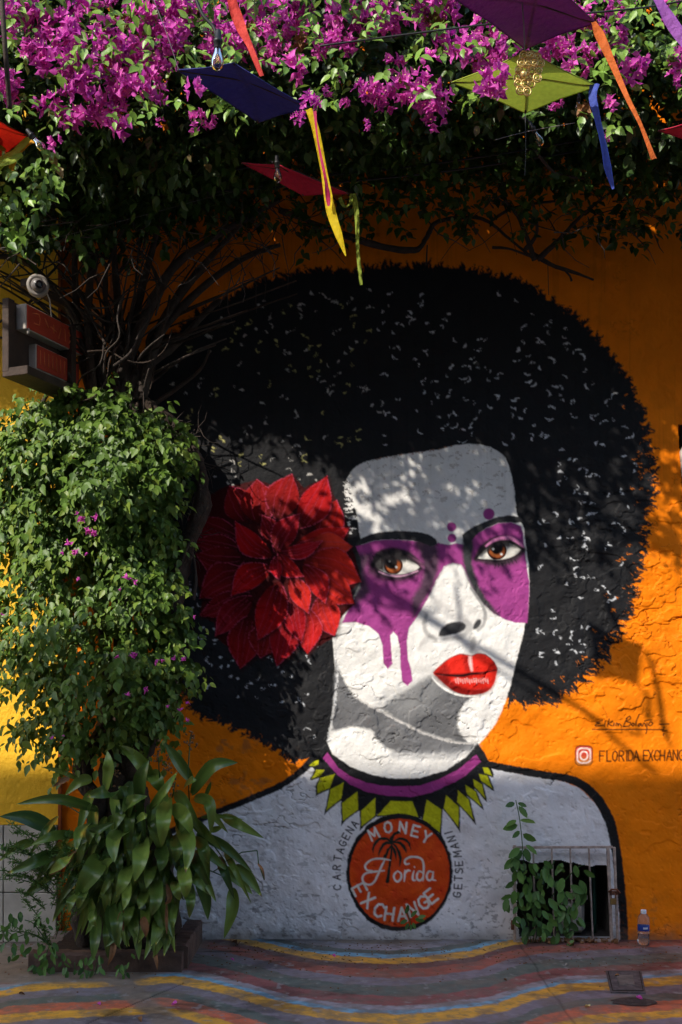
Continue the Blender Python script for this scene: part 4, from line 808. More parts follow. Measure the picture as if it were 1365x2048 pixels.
# ------------------------------------------------------------------ the bougainvillea: trunk, stems, lower leaves, flowering canopy
vine = empty('bougainvillea', W(230, 1880, -.35), 'old bougainvillea climbing from the planter, leafy below, with purple flowers hanging over the mural', 'climbing plant')
def P3(*p): return [W(a, b, c) for a, b, c in p]
def stem(pts, r0, r1, name='stem', m=None, par=None, rough=.12, n=9, seed=0, twist=.5, sub=6):
    P = [Vector(tuple(q)) for q in spline(pts, sub)]; rs = random.Random(seed+len(P)); k = len(P)
    P = [p+Vector((rs.uniform(-1, 1), rs.uniform(-1, 1), rs.uniform(-1, 1)))*.07*r0 for p in P]
    rd = [(r0+(r1-r0)*i/(k-1))*(1+rs.uniform(-.05, .05)+.07*math.sin(i*.7)) for i in range(k)]
    mb = MB(); mb.tube(P, rd, n, rough=rough, seed=seed, twist=twist); return mb.build(name, m or M_bark, par or vine)
stem(P3((176, 1884, -.42), (160, 1800, -.42), (172, 1700, -.38), (196, 1620, -.36), (168, 1560, -.34), (172, 1510, -.32), (205, 1462, -.3), (215, 1380, -.3), (205, 1250, -.28), (180, 1100, -.26), (175, 950, -.25), (190, 820, -.25)), .06, .03, 'trunk', rough=.24, n=14, seed=3, sub=9)
stem(P3((300, 1884, -.40), (318, 1780, -.36), (300, 1680, -.33), (270, 1600, -.3), (262, 1530, -.3), (300, 1470, -.3), (330, 1420, -.28), (345, 1300, -.24), (350, 1200, -.2), (372, 1100, -.2), (402, 1020, -.24), (398, 930, -.2), (350, 850, -.18), (290, 800, -.2)), .10, .028, 'trunk', rough=.2, n=14, seed=5, sub=9)
stem(P3((235, 1884, -.38), (240, 1700, -.32), (235, 1560, -.3), (250, 1480, -.28), (250, 1350, -.24), (240, 1150, -.22), (225, 1000, -.2), (230, 850, -.2)), .11, .04, 'trunk', rough=.2, n=12, seed=6, sub=9)
STEMS = [((228, 860, -.2), (240, 700, -.2), (232, 560, -.25), (225, 420, -.45)), ((240, 850, -.2), (300, 700, -.18), (380, 600, -.2), (480, 520, -.25), (560, 490, -.35)), ((235, 840, -.2), (190, 720, -.22), (140, 620, -.3), (60, 530, -.4), (-20, 510, -.5)), ((215, 860, -.22), (165, 720, -.24), (150, 560, -.3), (155, 430, -.5)),
         ((250, 830, -.2), (290, 740, -.15), (350, 690, -.08), (420, 618, -.06), (440, 600, -.1)), ((245, 800, -.2), (270, 640, -.2), (300, 520, -.3), (330, 400, -.6)), ((190, 820, -.25), (176, 640, -.3), (180, 500, -.35), (120, 400, -.6)), ((280, 800, -.2), (330, 640, -.2), (410, 530, -.25), (500, 430, -.5)),
         ((240, 760, -.2), (330, 560, -.3), (420, 480, -.4), (560, 400, -.6)), ((260, 840, -.2), (350, 780, -.1), (400, 740, -.05), (420, 700, -.03)), ((205, 850, -.2), (120, 770, -.2), (80, 820, -.3), (70, 880, -.4)), ((232, 700, -.2), (210, 560, -.3), (260, 430, -.5)),
         ((400, 1060, -.2), (372, 1100, -.28), (345, 1180, -.3)), ((385, 1200, -.2), (392, 1150, -.2), (380, 1080, -.2)), ((150, 1520, -.4), (230, 1450, -.42), (300, 1430, -.4)), ((190, 1640, -.4), (170, 1560, -.45), (180, 1490, -.42), (260, 1460, -.4))]
for i, sp in enumerate(STEMS): stem(P3(*sp), [.034, .03, .028, .034][i % 4] if i < 9 else .015, .012 if i < 9 else .007, 'stem', M_barkg if i % 3 else M_bark, seed=i+20)
for i in range(46):       # loose vines tangled among the thicker stems
    x = rnd.uniform(60, 430); y = rnd.uniform(430, 760)-max(0, x-300)*.5; a = rnd.uniform(0, 6.28); P = [(x, y, rnd.uniform(-.5, -.25))]
    for k in range(5): a += rnd.uniform(-.8, .8); P.append((P[-1][0]+42*math.cos(a), P[-1][1]+42*math.sin(a), P[-1][2]+rnd.uniform(-.08, .08)))
    if min(p[1] for p in P) < 400 or max(p[0] for p in P) > 370: continue
    stem(P3(*P), rnd.uniform(.004, .009), .003, 'stem', M_barkg if i % 2 else M_bark, seed=i+300, n=5, sub=4)
for i in range(52):       # thinner stems fanning up from the crotch
    a = rnd.uniform(-.9, .8); ln = rnd.uniform(200, 420); x0 = 235+rnd.uniform(-40, 40); y0 = 830+rnd.uniform(-60, 30)
    p = [(x0, y0, -.2+rnd.uniform(-.06, .1)), (x0+ln*.2*math.sin(a*.6)+rnd.uniform(-22, 22), y0-ln*.2*math.cos(a*.6), -.2), (x0+ln*.42*math.sin(a*.6)+rnd.uniform(-30, 30), y0-ln*.42*math.cos(a*.6), rnd.uniform(-.3, -.1)), (x0+ln*.8*math.sin(a), y0-ln*.75*math.cos(a), rnd.uniform(-.45, -.12)), (x0+ln*1.15*math.sin(a*1.15), y0-ln*math.cos(a*1.1), rnd.uniform(-.7, -.2))]
    stem(P3(*p), rnd.uniform(.007, .017), .004, 'stem', M_barkg if i % 2 else M_bark, seed=i+50, n=6)
for i, sp in enumerate([((690, 470, -.3), (760, 492, -.16), (830, 500, -.12), (852, 478, -.1), (872, 446, -.12), (920, 436, -.14), (970, 440, -.16), (1020, 478, -.14), (1070, 520, -.12)), ((1075, 520, -.12), (1120, 478, -.2), (1165, 430, -.35), (1240, 370, -.7)),
                        ((1060, 505, -.12), (1105, 530, -.1), (1150, 545, -.08), (1188, 560, -.07)), ((1128, 538, -.09), (1140, 552, -.09), (1144, 562, -.09)), ((985, 495, -.12), (1020, 498, -.14), (1060, 512, -.12)), ((1070, 520, -.12), (1040, 440, -.25), (1010, 400, -.5)), ((1050, 500, -.14), (1075, 460, -.25), (1060, 380, -.6)), ((1070, 300, -1.1), (1110, 345, -1.0), (1170, 357, -.9)),
                        ((985, 440, -.16), (1030, 415, -.3), (1110, 402, -.5)), ((855, 490, -.12), (853, 530, -.1)), ((560, 420, -.5), (640, 450, -.35), (700, 474, -.3))]):
    stem(P3(*sp), [.02, .016, .015, .006, .008, .016, .014, .008, .009, .004, .016][i], .006, 'stem', M_barkg, seed=i+100, n=7)
for P, r_ in ((((-3.7, -1.5, 5.0), (-2.9, -2.6, 5.0), (-2.2, -3.0, 4.76), (-1.9, -3.02, 4.52), (-1.55, -3.05, 4.3)), .024), (((-3.6, -1.6, 4.9), (-2.3, -2.8, 4.7), (-1.38, -3.0, 4.26), (-1.05, -3.0, 3.99), (-.85, -3.0, 3.84)), .026), (((-3.5, -1.4, 4.8), (-2.7, -2.2, 4.5), (-2.05, -2.5, 4.35), (-1.75, -2.6, 4.4)), .02)):  # unseen stems, added to throw branch shadows across the face and signature
    stem([Vector(p) for p in P], r_, r_*.45, 'stem', M_barkg, seed=int(r_*9999), n=7)
# twiggy mesh of fine dead stems (past counting)
mb = MB()
for i in range(260):
    x = rnd.uniform(-20, 620) if i < 190 else rnd.uniform(600, 1365); y = rnd.uniform(390, 560)-(60 if x > 560 else 0)-(30 if x > 700 else 0); a = rnd.uniform(0, 6.28); ln = rnd.uniform(30, 110); yy = rnd.uniform(-.9, -.15)
    P = [(x, y, yy)]
    for k in range(3): a += rnd.uniform(-.6, .6); P.append((P[-1][0]+ln/3*math.cos(a), P[-1][1]+ln/3*math.sin(a), P[-1][2]+rnd.uniform(-.06, .06)))
    mb.tube(P3(*P), [.004, .0032, .0025, .0015], 4, cap=False)
for i in range(120):
    x = rnd.uniform(300, 410); y = rnd.uniform(850, 1100); a = rnd.uniform(0, 6.28); P = [(x, y, rnd.uniform(-.35, -.15))]
    for k in range(3): a += rnd.uniform(-.7, .7); P.append((P[-1][0]+18*math.cos(a), P[-1][1]+18*math.sin(a), P[-1][2]+rnd.uniform(-.04, .04)))
    mb.tube(P3(*P), [.003, .0025, .002, .0015], 4, cap=False)
o = mb.build('fine_twigs', M_barkg, vine); o['kind'] = 'stuff'
# --- lower bush
LOW = [(-40, 870), (20, 840), (90, 800), (150, 775), (250, 785), (285, 822), (330, 832), (380, 868), (392, 905), (362, 965), (345, 1050), (362, 1200), (378, 1300), (372, 1420), (320, 1470), (250, 1480), (200, 1500), (120, 1515), (85, 1480), (25, 1440), (40, 1390), (5, 1370), (-15, 1300), (-20, 1180), (30, 1150), (-10, 1090), (-40, 1000)]
LP = np.array(LOW, np.float32)
def inpoly(x, y, P): return sdpoly(np.asarray(x, np.float32), np.asarray(y, np.float32), P)
n = 9000; x = rng.uniform(-60, 470, n); y = rng.uniform(770, 1520, n); sd = inpoly(x+30*fbm(N1, x/34, y/34, 3), y+34*fbm(N2, x/34, y/34, 3), LP)
dens = np.where(sd < 0, 1., 0.); dens *= np.where((x < 255) & (y > 1130), .30, 1.)*np.where((x > 300) & (y > 860) & (y < 1130) & (sd > -90), .35, 1)*sst(-20, -70, -abs(x)*0-y+1500-40) if False else 1.
keep = (sd < -4) & (rng.random(n) < np.where((y > 1130) & (x < 250), .36, np.where((x > 320) & (y > 850) & (y < 1150), .40, np.where(y > 1380, .5, .62)))*(.35+.65*sst(-.25, .1, fbm(N4, x/30, y/26, 3))))
x, y = x[keep][:1800], y[keep][:1800]; depth = rng.uniform(0, 1, len(x))**.7; bul = np.clip(-inpoly(x, y, LP)/170, .12, 1)
yy = -.30-depth*.5*bul**.6-.26*bul*np.clip(fbm(N5, x/62+7, y/46, 2)*1.6, -.8, 1); k = (DIST+yy)/DIST; P0 = np.stack([(x-682.5)/S*k, yy, EYE+(1370-y)/S*k], -1)
out = np.tile(np.array([-.12, -1, .3]), (len(x), 1)); out[:, 0] += (x-210)/420
x2 = rng.uniform(0, 420, 520); y2 = rng.uniform(800, 1130, 520); kk = inpoly(x2, y2, LP) < -15; x2, y2 = x2[kk], y2[kk]; k2 = (DIST-.16)/DIST
P0 = np.concatenate([P0, np.stack([(x2-682.5)/S*k2, np.full(len(x2), -.16)-rng.random(len(x2))*.1, EYE+(1370-y2)/S*k2], -1)]); out = np.concatenate([out, np.tile(np.array([0, -1, .3]), (len(x2), 1))])
low = shoots(P0, out, 8, .052, .95, .19); low[3] *= rng.uniform(.6, 1.3, len(low[3])).astype(np.float32); low[4] = np.where(rng.random(len(low[4])) < .025, 2., low[4]).astype(np.float32)
low[4] = np.clip(low[4]+.12*sst(1350, 900, np.repeat(0, len(low[4]))), 0, 1)
ob = leaf_cloud('lower_foliage', *low, M_leaf, vine, singles=150, label='dense sunlit leafy lower growth round the trunk')
lowf = ob
# bare thin shoots poking out on the left
# --- canopy
def zb(x):
    """height of the lower edge of the canopy front at world x"""
    return np.interp(x, [-4.6, -2.4, -1.75, -1.45, -1.1, -.7, -.3, .3, .8, 1.3, 1.8, 3.4], [4.3, 4.22, 4.05, 3.95, 3.84, 3.86, 3.90, 3.95, 3.98, 3.93, 3.9, 3.9])
def front_y(x, z): return -1.42-.16*fbm(N1, x*1.3, z*1.6, 3)*1.6-.12*np.sin(np.clip((z-3.9)/1.3, 0, 1)*3.14)
g = rng
def canopy(n, xr, thick, size, nl):
    x = g.uniform(*xr, n); b = zb(x)+.10+.09*fbm(N2, x*3, x*0, 3); z = b+g.random(n)**1.1*(5.35-b); yv = front_y(x, z)+.55*sst(b+.34, b, z)+g.random(n)**1.3*thick
    P = np.stack([x, yv, z], -1); o = np.tile(np.array([0, -1, .35]), (n, 1)); return shoots(P, o, nl, size, .55, .14)
A = canopy(4600, (-2.35, 2.2), .8, .058, 6)
B = canopy(1500, (-7, -2.3), .5, .095, 5)
Bx = canopy(1100, (2.15, 6.3), .5, .095, 5)  # canopy stretched out of view on both sides to block sky light
n = 3000; x = g.uniform(-2.6, 2.2, n); yv = -g.uniform(.08, 1.2, n); z = zb(x)+.12+(yv+1.5)*np.interp(x, [-1.0, -.2], [.16, .36])+g.random(n)**1.6*.8+.05*fbm(N3, x*3, yv*3, 2); kk = (x < -.1) | (yv < -.55) | (g.random(n) < .4); x, yv, z = x[kk], yv[kk], z[kk]; n = len(x); U = shoots(np.stack([x, yv, z], -1), np.tile(np.array([0, -.5, -.4]), (n, 1)), 6, .062, .8, .15)
n = 3000; x = g.uniform(-7, 6.3, n); yv = -g.uniform(-.1, 1.6, n); z = 5.25+g.random(n)*.2; Tp = shoots(np.stack([x, yv, z], -1), np.tile(np.array([0, -.3, 1]), (n, 1)), 5, .12, .3, .2)
# hanging leafy tresses on the left, against the house wall
n = 620; x = g.uniform(-60, 400, n); y = g.uniform(270, 560, n); kk = y < np.interp(x, [-60, 100, 200, 330, 400], [440, 490, 480, 420, 380])+20*fbm(N1, x/20, x*0, 2); x, y = x[kk], y[kk]; yv = -g.uniform(.3, .8, len(x)); k = (DIST+yv)/DIST
Hn = shoots(np.stack([(x-682.5)/S*k, yv, EYE+(1370-y)/S*k], -1), np.tile(np.array([0, -1, .1]), (len(x), 1)), 6, .06, .8, .14)
n = 330; x = g.uniform(330, 1400, n); y = g.uniform(270, 345, n); yv = -g.uniform(.3, .9, n); k = (DIST+yv)/DIST; kk = g.random(n) < .6+.4*fbm(N4, x/60, y/30, 2)
Hn2 = shoots(np.stack([(x-682.5)/S*k, yv, EYE+(1370-y)/S*k], -1)[kk], np.tile(np.array([0, -1, -.1]), (n, 1))[kk], 5, .058, .9, .13)
n = 330; x = g.uniform(-60, 1420, n); y = g.uniform(-30, 232, n)-30*((x > 560) & (x < 1060)); yv = -1.62-g.uniform(0, .22, n); k = (DIST+yv)/DIST
Fs = shoots(np.stack([(x-682.5)/S*k, yv, EYE+(1370-y)/S*k], -1), np.tile(np.array([0, -1, .3]), (n, 1)), 5, .05, .5, .11); Fs[4] = np.clip(Fs[4]+.3, 0, 1)
hero = np.concatenate([A[0], Hn[0]]); cav = cat(A, B, Bx, U, Tp, Hn, Hn2)
pxs = cav[0][:, 0]/((DIST+cav[0][:, 1])/DIST)*S+682.5; pys = 1370-(cav[0][:, 2]-EYE)/((DIST+cav[0][:, 1])/DIST)*S
vis = (pxs > 0) & (pxs < 1365) & (pys > 0) & (pys < 480); score = np.where(vis, -cav[0][:, 1]+cav[3]*4, -9)
can = leaf_cloud('canopy_foliage', *cav, M_leafshade, vine, singles=150, score=score, label='thick dark leaf canopy hanging out over the wall')
n = 46; x = g.uniform(-40, 125, n); y = 300+g.random(n)*np.interp(x, [-40, 60, 125], [150, 175, 60]); yv = -1.35-g.uniform(0, .3, n); k = (DIST+yv)/DIST
Ls = shoots(np.stack([(x-682.5)/S*k, yv, EYE+(1370-y)/S*k], -1), np.tile(np.array([0, -1, .1]), (n, 1)), 6, .055, .9, .15); Fs = cat(Fs, Ls)
M_leafsun = leaf_mat('sunlit_young_leaf', (.03, .09, .012), (.22, .38, .05), dead=(.3, .16, .06)); leaf_cloud('sunlit_young_leaves', *Fs, M_leafsun, can)  # new sprigs among the flowers, sunlight put into a brighter green
# --- flowers
def cluster_mesh(nf, seed, rad=.085, bl=.043):
    gg = np.random.default_rng(seed); P = []; D = []; N = []; Sz = []
    u = norm(gg.normal(0, 1, (nf*3, 3))*np.array([1, .8, .9])+np.array([0, -.75, .05])); u = u[:nf]
    pv = []; pt = []
    for d in u:
        c = d*rad*gg.uniform(.45, 1.0); a = norm(np.cross(d, gg.normal(0, 1, 3))); b = np.cross(d, a); ph = gg.uniform(0, 2)
        for k in range(3):
            s_ = a*math.cos(ph+k*2.094)+b*math.sin(ph+k*2.094); D.append(norm(d*.75+s_*gg.uniform(.5, .95))); N.append(norm(d*.5-s_+gg.normal(0, .2, 3))); P.append(c-d*.012); Sz.append(bl*gg.uniform(.8, 1.2))
    P, D, N = (np.array(q, np.float32) for q in (P, D, N)); Sz = np.array(Sz, np.float32)
    V, F = leaves(P, D, N, Sz, TL*np.array([1.12, 1, 1.4], np.float32)); t = np.repeat(np.clip(gg.normal(.5, .3, len(P)), 0, 1.15), 9)+np.tile(np.array([.2, 0, -.1, -.05, .15, -.05, -.1, 0, .1]), len(P))
    # pale flower tubes
    Pt = P[::3][:nf]; n0 = len(V)
    for i in range(len(Pt)):
        d = u[i]; c = Pt[i]+d*.030; a = norm(np.cross(d, [0, 0, 1]))*.0032; b = np.cross(d, a); pv += [c+a, c+b, c-a, c-b, c+d*.006]
        q = n0+i*5; pt += [(q+j, q+(j+1) % 4, q+4) for j in range(4)]
    V = np.concatenate([V, np.array(pv, np.float32)]); F = np.concatenate([F, np.array(pt, np.int32)]); t = np.concatenate([t, np.ones(len(pv))])
    me = mesh_np('flower_cluster', V, F, {'tint': ('FLOAT', t)}); me.materials.append(M_bract); me.materials.append(M_pale)
    mi = np.zeros(len(F), np.int32); mi[-len(pt):] = 1; me.polygons.foreach_set('material_index', mi); return me
CM = [cluster_mesh(nf, i, r_) for i, (nf, r_) in enumerate([(16, .085), (13, .075), (18, .09), (9, .06), (12, .08), (7, .05)])]
SM = [cluster_mesh(nf, 30+i, .03, .036) for i, nf in enumerate((1, 2, 3))]
def flower(px, py, yv, sc=1., par=None, ms=None):
    me = rnd.choice(ms or CM); p = W(px, py, yv); par = par or can; o = bpy.data.objects.new('flower_cluster', me); COL.objects.link(o); o.parent = par
    o.location = p-Vector(vine.location)-Vector(par.location); o.rotation_euler = (rnd.uniform(-.5, .5), rnd.uniform(-3.1, 3.1), rnd.uniform(-.6, .6)); o.scale = (sc,)*3
MAN = [(240, 245, 1.), (228, 232, .7), (585, 140, .85), (112, 285, .6), (105, 225, .8), (170, 230, .85), (140, 240, .7), (75, 118, .8), (60, 105, .6), (150, 120, .8), (115, 135, .8), (185, 150, .9), (215, 200, .9), (165, 190, .8), (240, 180, .9), (270, 170, .8), (300, 170, .7), (255, 140, .8), (150, 75, .8), (195, 85, .7), (250, 100, .7), (310, 195, .7), (80, 205, .5),
       (790, 128, .65), (800, 180, .9), (830, 190, .9), (855, 200, .8), (850, 175, .8), (870, 225, .7), (820, 160, .7), (745, 175, .7), (730, 185, .6), (765, 190, .7), (885, 205, .6), (860, 120, .7), (905, 85, .9), (930, 105, .8), (960, 95, .8), (985, 105, .8), (955, 130, .7), (975, 60, .8), (1000, 110, .6), (1100, 115, .8), (1120, 100, .7), (1145, 125, .7), (1165, 115, .7), (1095, 95, .7), (1130, 160, .45), (1185, 105, .5), (1200, 60, .5), (1235, 100, .6),
       (1262, 135, .85), (1250, 120, .7), (1275, 125, .7), (1222, 205, .55), (1345, 130, .7), (1360, 120, .6), (1350, 160, .5), (1250, 60, .5), (1200, 15, .7), (1225, 8, .5), (1340, 8, .5), (20, 170, .8), (10, 190, .7), (35, 185, .6), (5, 160, .7), (40, 20, .9), (10, 30, .8), (70, 10, .8), (5, 60, .6), (395, 235, .5), (420, 245, .4), (390, 255, .35), (320, 245, .35), (555, 130, .5), (600, 130, .5), (640, 240, .0), (330, 130, .7), (345, 75, .8), (300, 30, .9), (270, 45, .8), (340, 110, .7), (690, 210, .3), (655, 185, .3), (680, 155, .3), (640, 110, .4), (1110, 205, .4), (730, 250, .3), (1210, 270, .3)]
for a, b, c in ((388, 176, .72), (985, 158, .8), (972, 172, .8), (990, 178, .6), (620, 208, .5), (600, 238, .35)): flower(a, b, -2.5, c*.9)
for a, b, c in MAN:
    if c > 0: flower(a, b, -1.72+rnd.uniform(-.06, .06), c*1.05)
for poly, cnt_, s0, s1 in (((0, -20, 700, 60), 38, .5, .95), ((90, 60, 330, 120), 12, .6, .9), ((330, 50, 560, 110), 18, .5, .85), ((700, -20, 900, 60), 16, .6, .9), ((560, 30, 700, 110), 12, .4, .7), ((1060, -10, 1365, 40), 10, .4, .7), ((930, 60, 1080, 120), 7, .5, .8), ((130, 120, 320, 230), 10, .5, .9)):
    for i in range(cnt_): flower(rnd.uniform(poly[0], poly[2]), rnd.uniform(poly[1], poly[3]), -1.66+rnd.uniform(-.08, .1), rnd.uniform(s0, s1))
for a, b, c in [(160, 1038, .8), (196, 1032, .8), (172, 1062, .7), (185, 1066, .7), (142, 1090, .8), (150, 1100, .7), (130, 1105, .6), (172, 1103, .5), (255, 1160, .8), (268, 1168, .7), (243, 1178, .4), (232, 1312, .6), (268, 1315, .8), (308, 1318, .9), (326, 1318, .5), (350, 1320, .6), (368, 1322, .6), (285, 1376, .9), (292, 1382, .6), (255, 1392, .6), (378, 1400, .7), (360, 1425, .7), (372, 1440, .5), (385, 1232, .5), (158, 1160, .4), (105, 1480, .5), (128, 1468, .4), (2, 1232, .5), (158, 1030, .6), (335, 1410, .4)]:
    flower(a, b, -1.0 if b < 1200 else -.86, c*.9, lowf, SM)
# dry brown bracts in the canopy
mb_ = [cluster_mesh(8, 60, .05)]; mb_[0].materials.clear(); mb_[0].materials.append(M_dryleaf); mb_[0].materials.append(M_dryleaf)
for a, b in ((262, 50), (500, 60), (690, 18), (860, 40), (1172, 220), (600, 78), (1170, 48), (875, 48)): flower(a, b, -1.7, .7, can, mb_)
print('SECTION vine done')
# ------------------------------------------------------------------ planter kerb and broad leaved plant
pk = empty('planter', (-1.22, -.35, 0), 'low rough concrete kerb planter holding the trunk and the broad leaved plant', 'planter')
def rough_box(c, sz, name, m, par, amp=.006, seed=0, nseg=14):
    """box with broken, uneven edges"""
    hx, hy, hz = sz[0]/2, sz[1]/2, sz[2]/2; c = Vector(c); mb = MB(); r_ = random.Random(seed)
    ax = 0 if sz[0] > sz[1] else 1; ln = (hx, hy)[ax]; ot = (hy, hx)[ax]; vs = []; b = min(ot, hz)*.22
    prof = [(-ot, -hz), (ot, -hz), (ot, hz-b), (ot-b, hz), (-ot+b, hz), (-ot, hz-b)]
    for i in range(nseg+1):
        t = -ln+2*ln*i/nseg
        for (o_, z_) in prof:
            j = amp if z_ > -hz else 0; v = [t, o_+r_.uniform(-j, j), z_+r_.uniform(-j, j)]
            if ax == 1: v = [v[1], v[0], v[2]]
            vs.append(c+Vector(v))
    fs = []; n = len(prof)
    for i in range(nseg):
        for k in range(n): fs.append((i*n+k, i*n+(k+1) % n, (i+1)*n+(k+1) % n, (i+1)*n+k))
    fs.append(tuple(range(n))); fs.append(tuple(nseg*n+k for k in reversed(range(n))))
    mb.add(vs, fs); return mb.build(name, m, par, smooth=False)
rough_box((-1.23, -.66, .045), (.80, .10, .11), 'kerb', M_brickc, pk, .004, 1, 26); rough_box((-.86, -.34, .06), (.10, .60, .13), 'kerb', M_brickc, pk, .004, 2, 20); rough_box((-1.60, -.36, .035), (.10, .56, .08), 'kerb', M_concrete, pk, .006, 3)

mb = MB(); mb.box((-1.23, -.33, .04), (.68, .56, .07)); mb.build('soil', M_soil, pk, smooth=False)
bp = empty('broad_leaf_plant', (-1.1, -.5, .05), 'dark green plant with long strap leaves spilling over the planter', 'plant')
def strap(pts, wd, tint, name='leaf', m=None, par=None, fold=.25, nseg=9, prof=None, tw=0., wave=.0):
    """long leaf along a path of 3D points, wd = full width in metres"""
    P = [Vector(tuple(q)) for q in spline([tuple(p) for p in pts], max(2, nseg//(len(pts)-1)))]; n = len(P); vs = []; fs = []
    view = Vector((0, -1, .25)).normalized(); pr = prof or (lambda t: (max(0, math.sin(math.pi*min(1, t*.95+.05)**.78))**1.05))
    for i, p in enumerate(P):
        t = i/(n-1); T = (P[min(i+1, n-1)]-P[max(i-1, 0)]).normalized(); X = T.cross(view)
        X = X.normalized() if X.length > .05 else Vector((1, 0, 0)); Nn = X.cross(T).normalized()
        if Nn.dot(view) < 0: Nn = -Nn
        a = tw*(t-.3); X = X*math.cos(a)+Nn*math.sin(a); Nn = X.cross(T).normalized()*(1 if X.cross(T).dot(Nn) > 0 else -1)
        h = wd/2*max(pr(t), 0 if i == n-1 else .06); 
        if i == n-1: h = .0005
        wv = wave*math.sin(t*14)*h
        vs += [p-X*h+Nn*(h*fold+wv), p-X*h*.5+Nn*h*fold*.35, p-Nn*h*.12, p+X*h*.5+Nn*h*fold*.35, p+X*h+Nn*(h*fold-wv)]
    for i in range(n-1):
        for k in range(4): a = i*5+k; fs.append((a, a+1, a+6, a+5))
    me = bpy.data.meshes.new(name); me.from_pydata(vs, [], fs); me.update(); me.polygons.foreach_set('use_smooth', [True]*len(fs))
    at = me.attributes.new('tint', 'FLOAT', 'POINT'); r_ = random.Random(int(wd*1e5)+len(vs)+int(pts[0][0]*999))
    bt = r_.uniform(.8, .97) if r_.random() < .4 else 2
    at.data.foreach_set('value', [1.9 if i/n > bt else max(0, min(1, tint+(.10 if k == 2 else (-.04 if k in (1, 3) else .03))+.12*(i/n-.5)+r_.uniform(-.05, .05))) for i in range(n) for k in range(5)])
    return obj(name, me, m or M_broad, par or bp)
zz2 = lambda x, y: (x/2.4375, 1440+y/2.4375)
BL = [((480, 440), (280, 385), (80, 410), 50, .15), ((270, 540), (140, 478), (0, 470), 78, .2), ((380, 290), (300, 250), (200, 228), 26, .2), ((450, 290), (390, 300), (315, 370), 56, .5), ((515, 340), (530, 240), (525, 150), 62, .45), ((750, 300), (670, 190), (580, 122), 66, .5), ((940, 300), (860, 190), (800, 108), 58, .1), ((935, 360), (1040, 225), (1160, 208), 66, .2), ((690, 400), (690, 290), (728, 195), 76, .05), ((730, 440), (800, 350), (868, 250), 44, .85), ((820, 380), (800, 480), (790, 618), 74, .4),
      ((950, 380), (1025, 410), (1028, 562), 56, .3), ((840, 420), (900, 470), (938, 560), 70, .75), ((870, 500), (925, 600), (905, 745), 76, .4), ((700, 570), (690, 660), (658, 788), 82, .5), ((620, 540), (560, 590), (560, 695), 80, .3), ((540, 620), (450, 740), (368, 872), 100, .3), ((450, 500), (390, 550), (372, 640), 52, .35), ((640, 690), (610, 770), (568, 862), 66, .4), ((745, 690), (735, 750), (712, 822), 62, .45), ((780, 600), (795, 670), (780, 738), 68, .2), ((850, 560), (865, 620), (855, 695), 64, .2), ((885, 690), (905, 780), (905, 876), 66, .4),
      ((620, 780), (622, 850), (603, 925), 52, .4), ((725, 810), (700, 870), (678, 922), 58, .45), ((765, 750), (765, 860), (738, 955), 66, .25), ((565, 860), (572, 980), (572, 1105), 66, .35), ((530, 960), (522, 1050), (528, 1165), 40, .3), ((960, 555), (1100, 620), (1232, 742), 52, .15), ((1080, 715), (1165, 780), (1232, 850), 54, .3), ((1150, 708), (1215, 770), (1278, 862), 56, .5), ((1133, 818), (1135, 930), (1093, 1067), 62, .3), ((960, 750), (1002, 860), (1015, 975), 60, .4), ((865, 855), (850, 950), (845, 1012), 36, .3), ((785, 890), (775, 1000), (738, 1102), 66, .35),
      ((380, 560), (260, 568), (150, 612), 52, .2), ((170, 592), (90, 620), (-8, 692), 46, .2), ((300, 640), (180, 690), (38, 748), 66, .15), ((255, 775), (190, 808), (113, 866), 56, .15), ((375, 635), (310, 690), (238, 752), 50, .55), ((405, 820), (350, 880), (333, 942), 50, .25), ((440, 820), (400, 860), (380, 922), 46, .2), ((925, 795), (932, 870), (924, 965), 50, .3), ((520, 560), (450, 545), (437, 604), 56, .2), ((650, 880), (620, 950), (590, 1035), 56, .25), ((980, 475), (1080, 470), (1190, 486), 22, .2), ((640, 300), (625, 350), (575, 322), 66, .05), ((600, 380), (520, 350), (425, 375), 70, .1), ((500, 650), (460, 560), (560, 500), 60, .1),
      ((940, 580), (1000, 620), (1018, 700), 52, .2), ((660, 500), (700, 470), (718, 470), 40, .6), ((870, 760), (860, 820), (880, 880), 50, .3), ((1030, 540), (1060, 530), (1095, 515), 30, .3), ((960, 700), (975, 730), (955, 775), 40, .6), ((500, 790), (520, 700), (560, 680), 44, .3), ((740, 250), (770, 300), (790, 360), 70, .15), ((900, 330), (930, 300), (960, 290), 50, .1), ((1000, 380), (1020, 330), (1030, 300), 20, .1), ((470, 900), (450, 960), (470, 1010), 40, .2), ((620, 450), (640, 400), (720, 370), 60, .5)]
for i, (a, b, c, w_, t) in enumerate(BL):
    d0 = -.50-rnd.uniform(0, .12); d1 = -.78-rnd.uniform(0, .22); d2 = d1-rnd.uniform(-.06, .08)
    if a[1] < 320: d0, d1, d2 = -.5, -.52-rnd.uniform(0, .1), -.55
    if a[0] > 950 or a[0] < 300: d1 = -.6; d2 = -.62
    strap([W(*zz2(*a), d0), W(*zz2(*b), d1), W(*zz2(*c), d2)], w_/2.4375/S*.92, max(0, min(1, t*.95+rnd.uniform(-.2, .28))), fold=rnd.uniform(.15, .5), tw=rnd.uniform(-.7, .7), wave=rnd.uniform(0, .1), nseg=14)
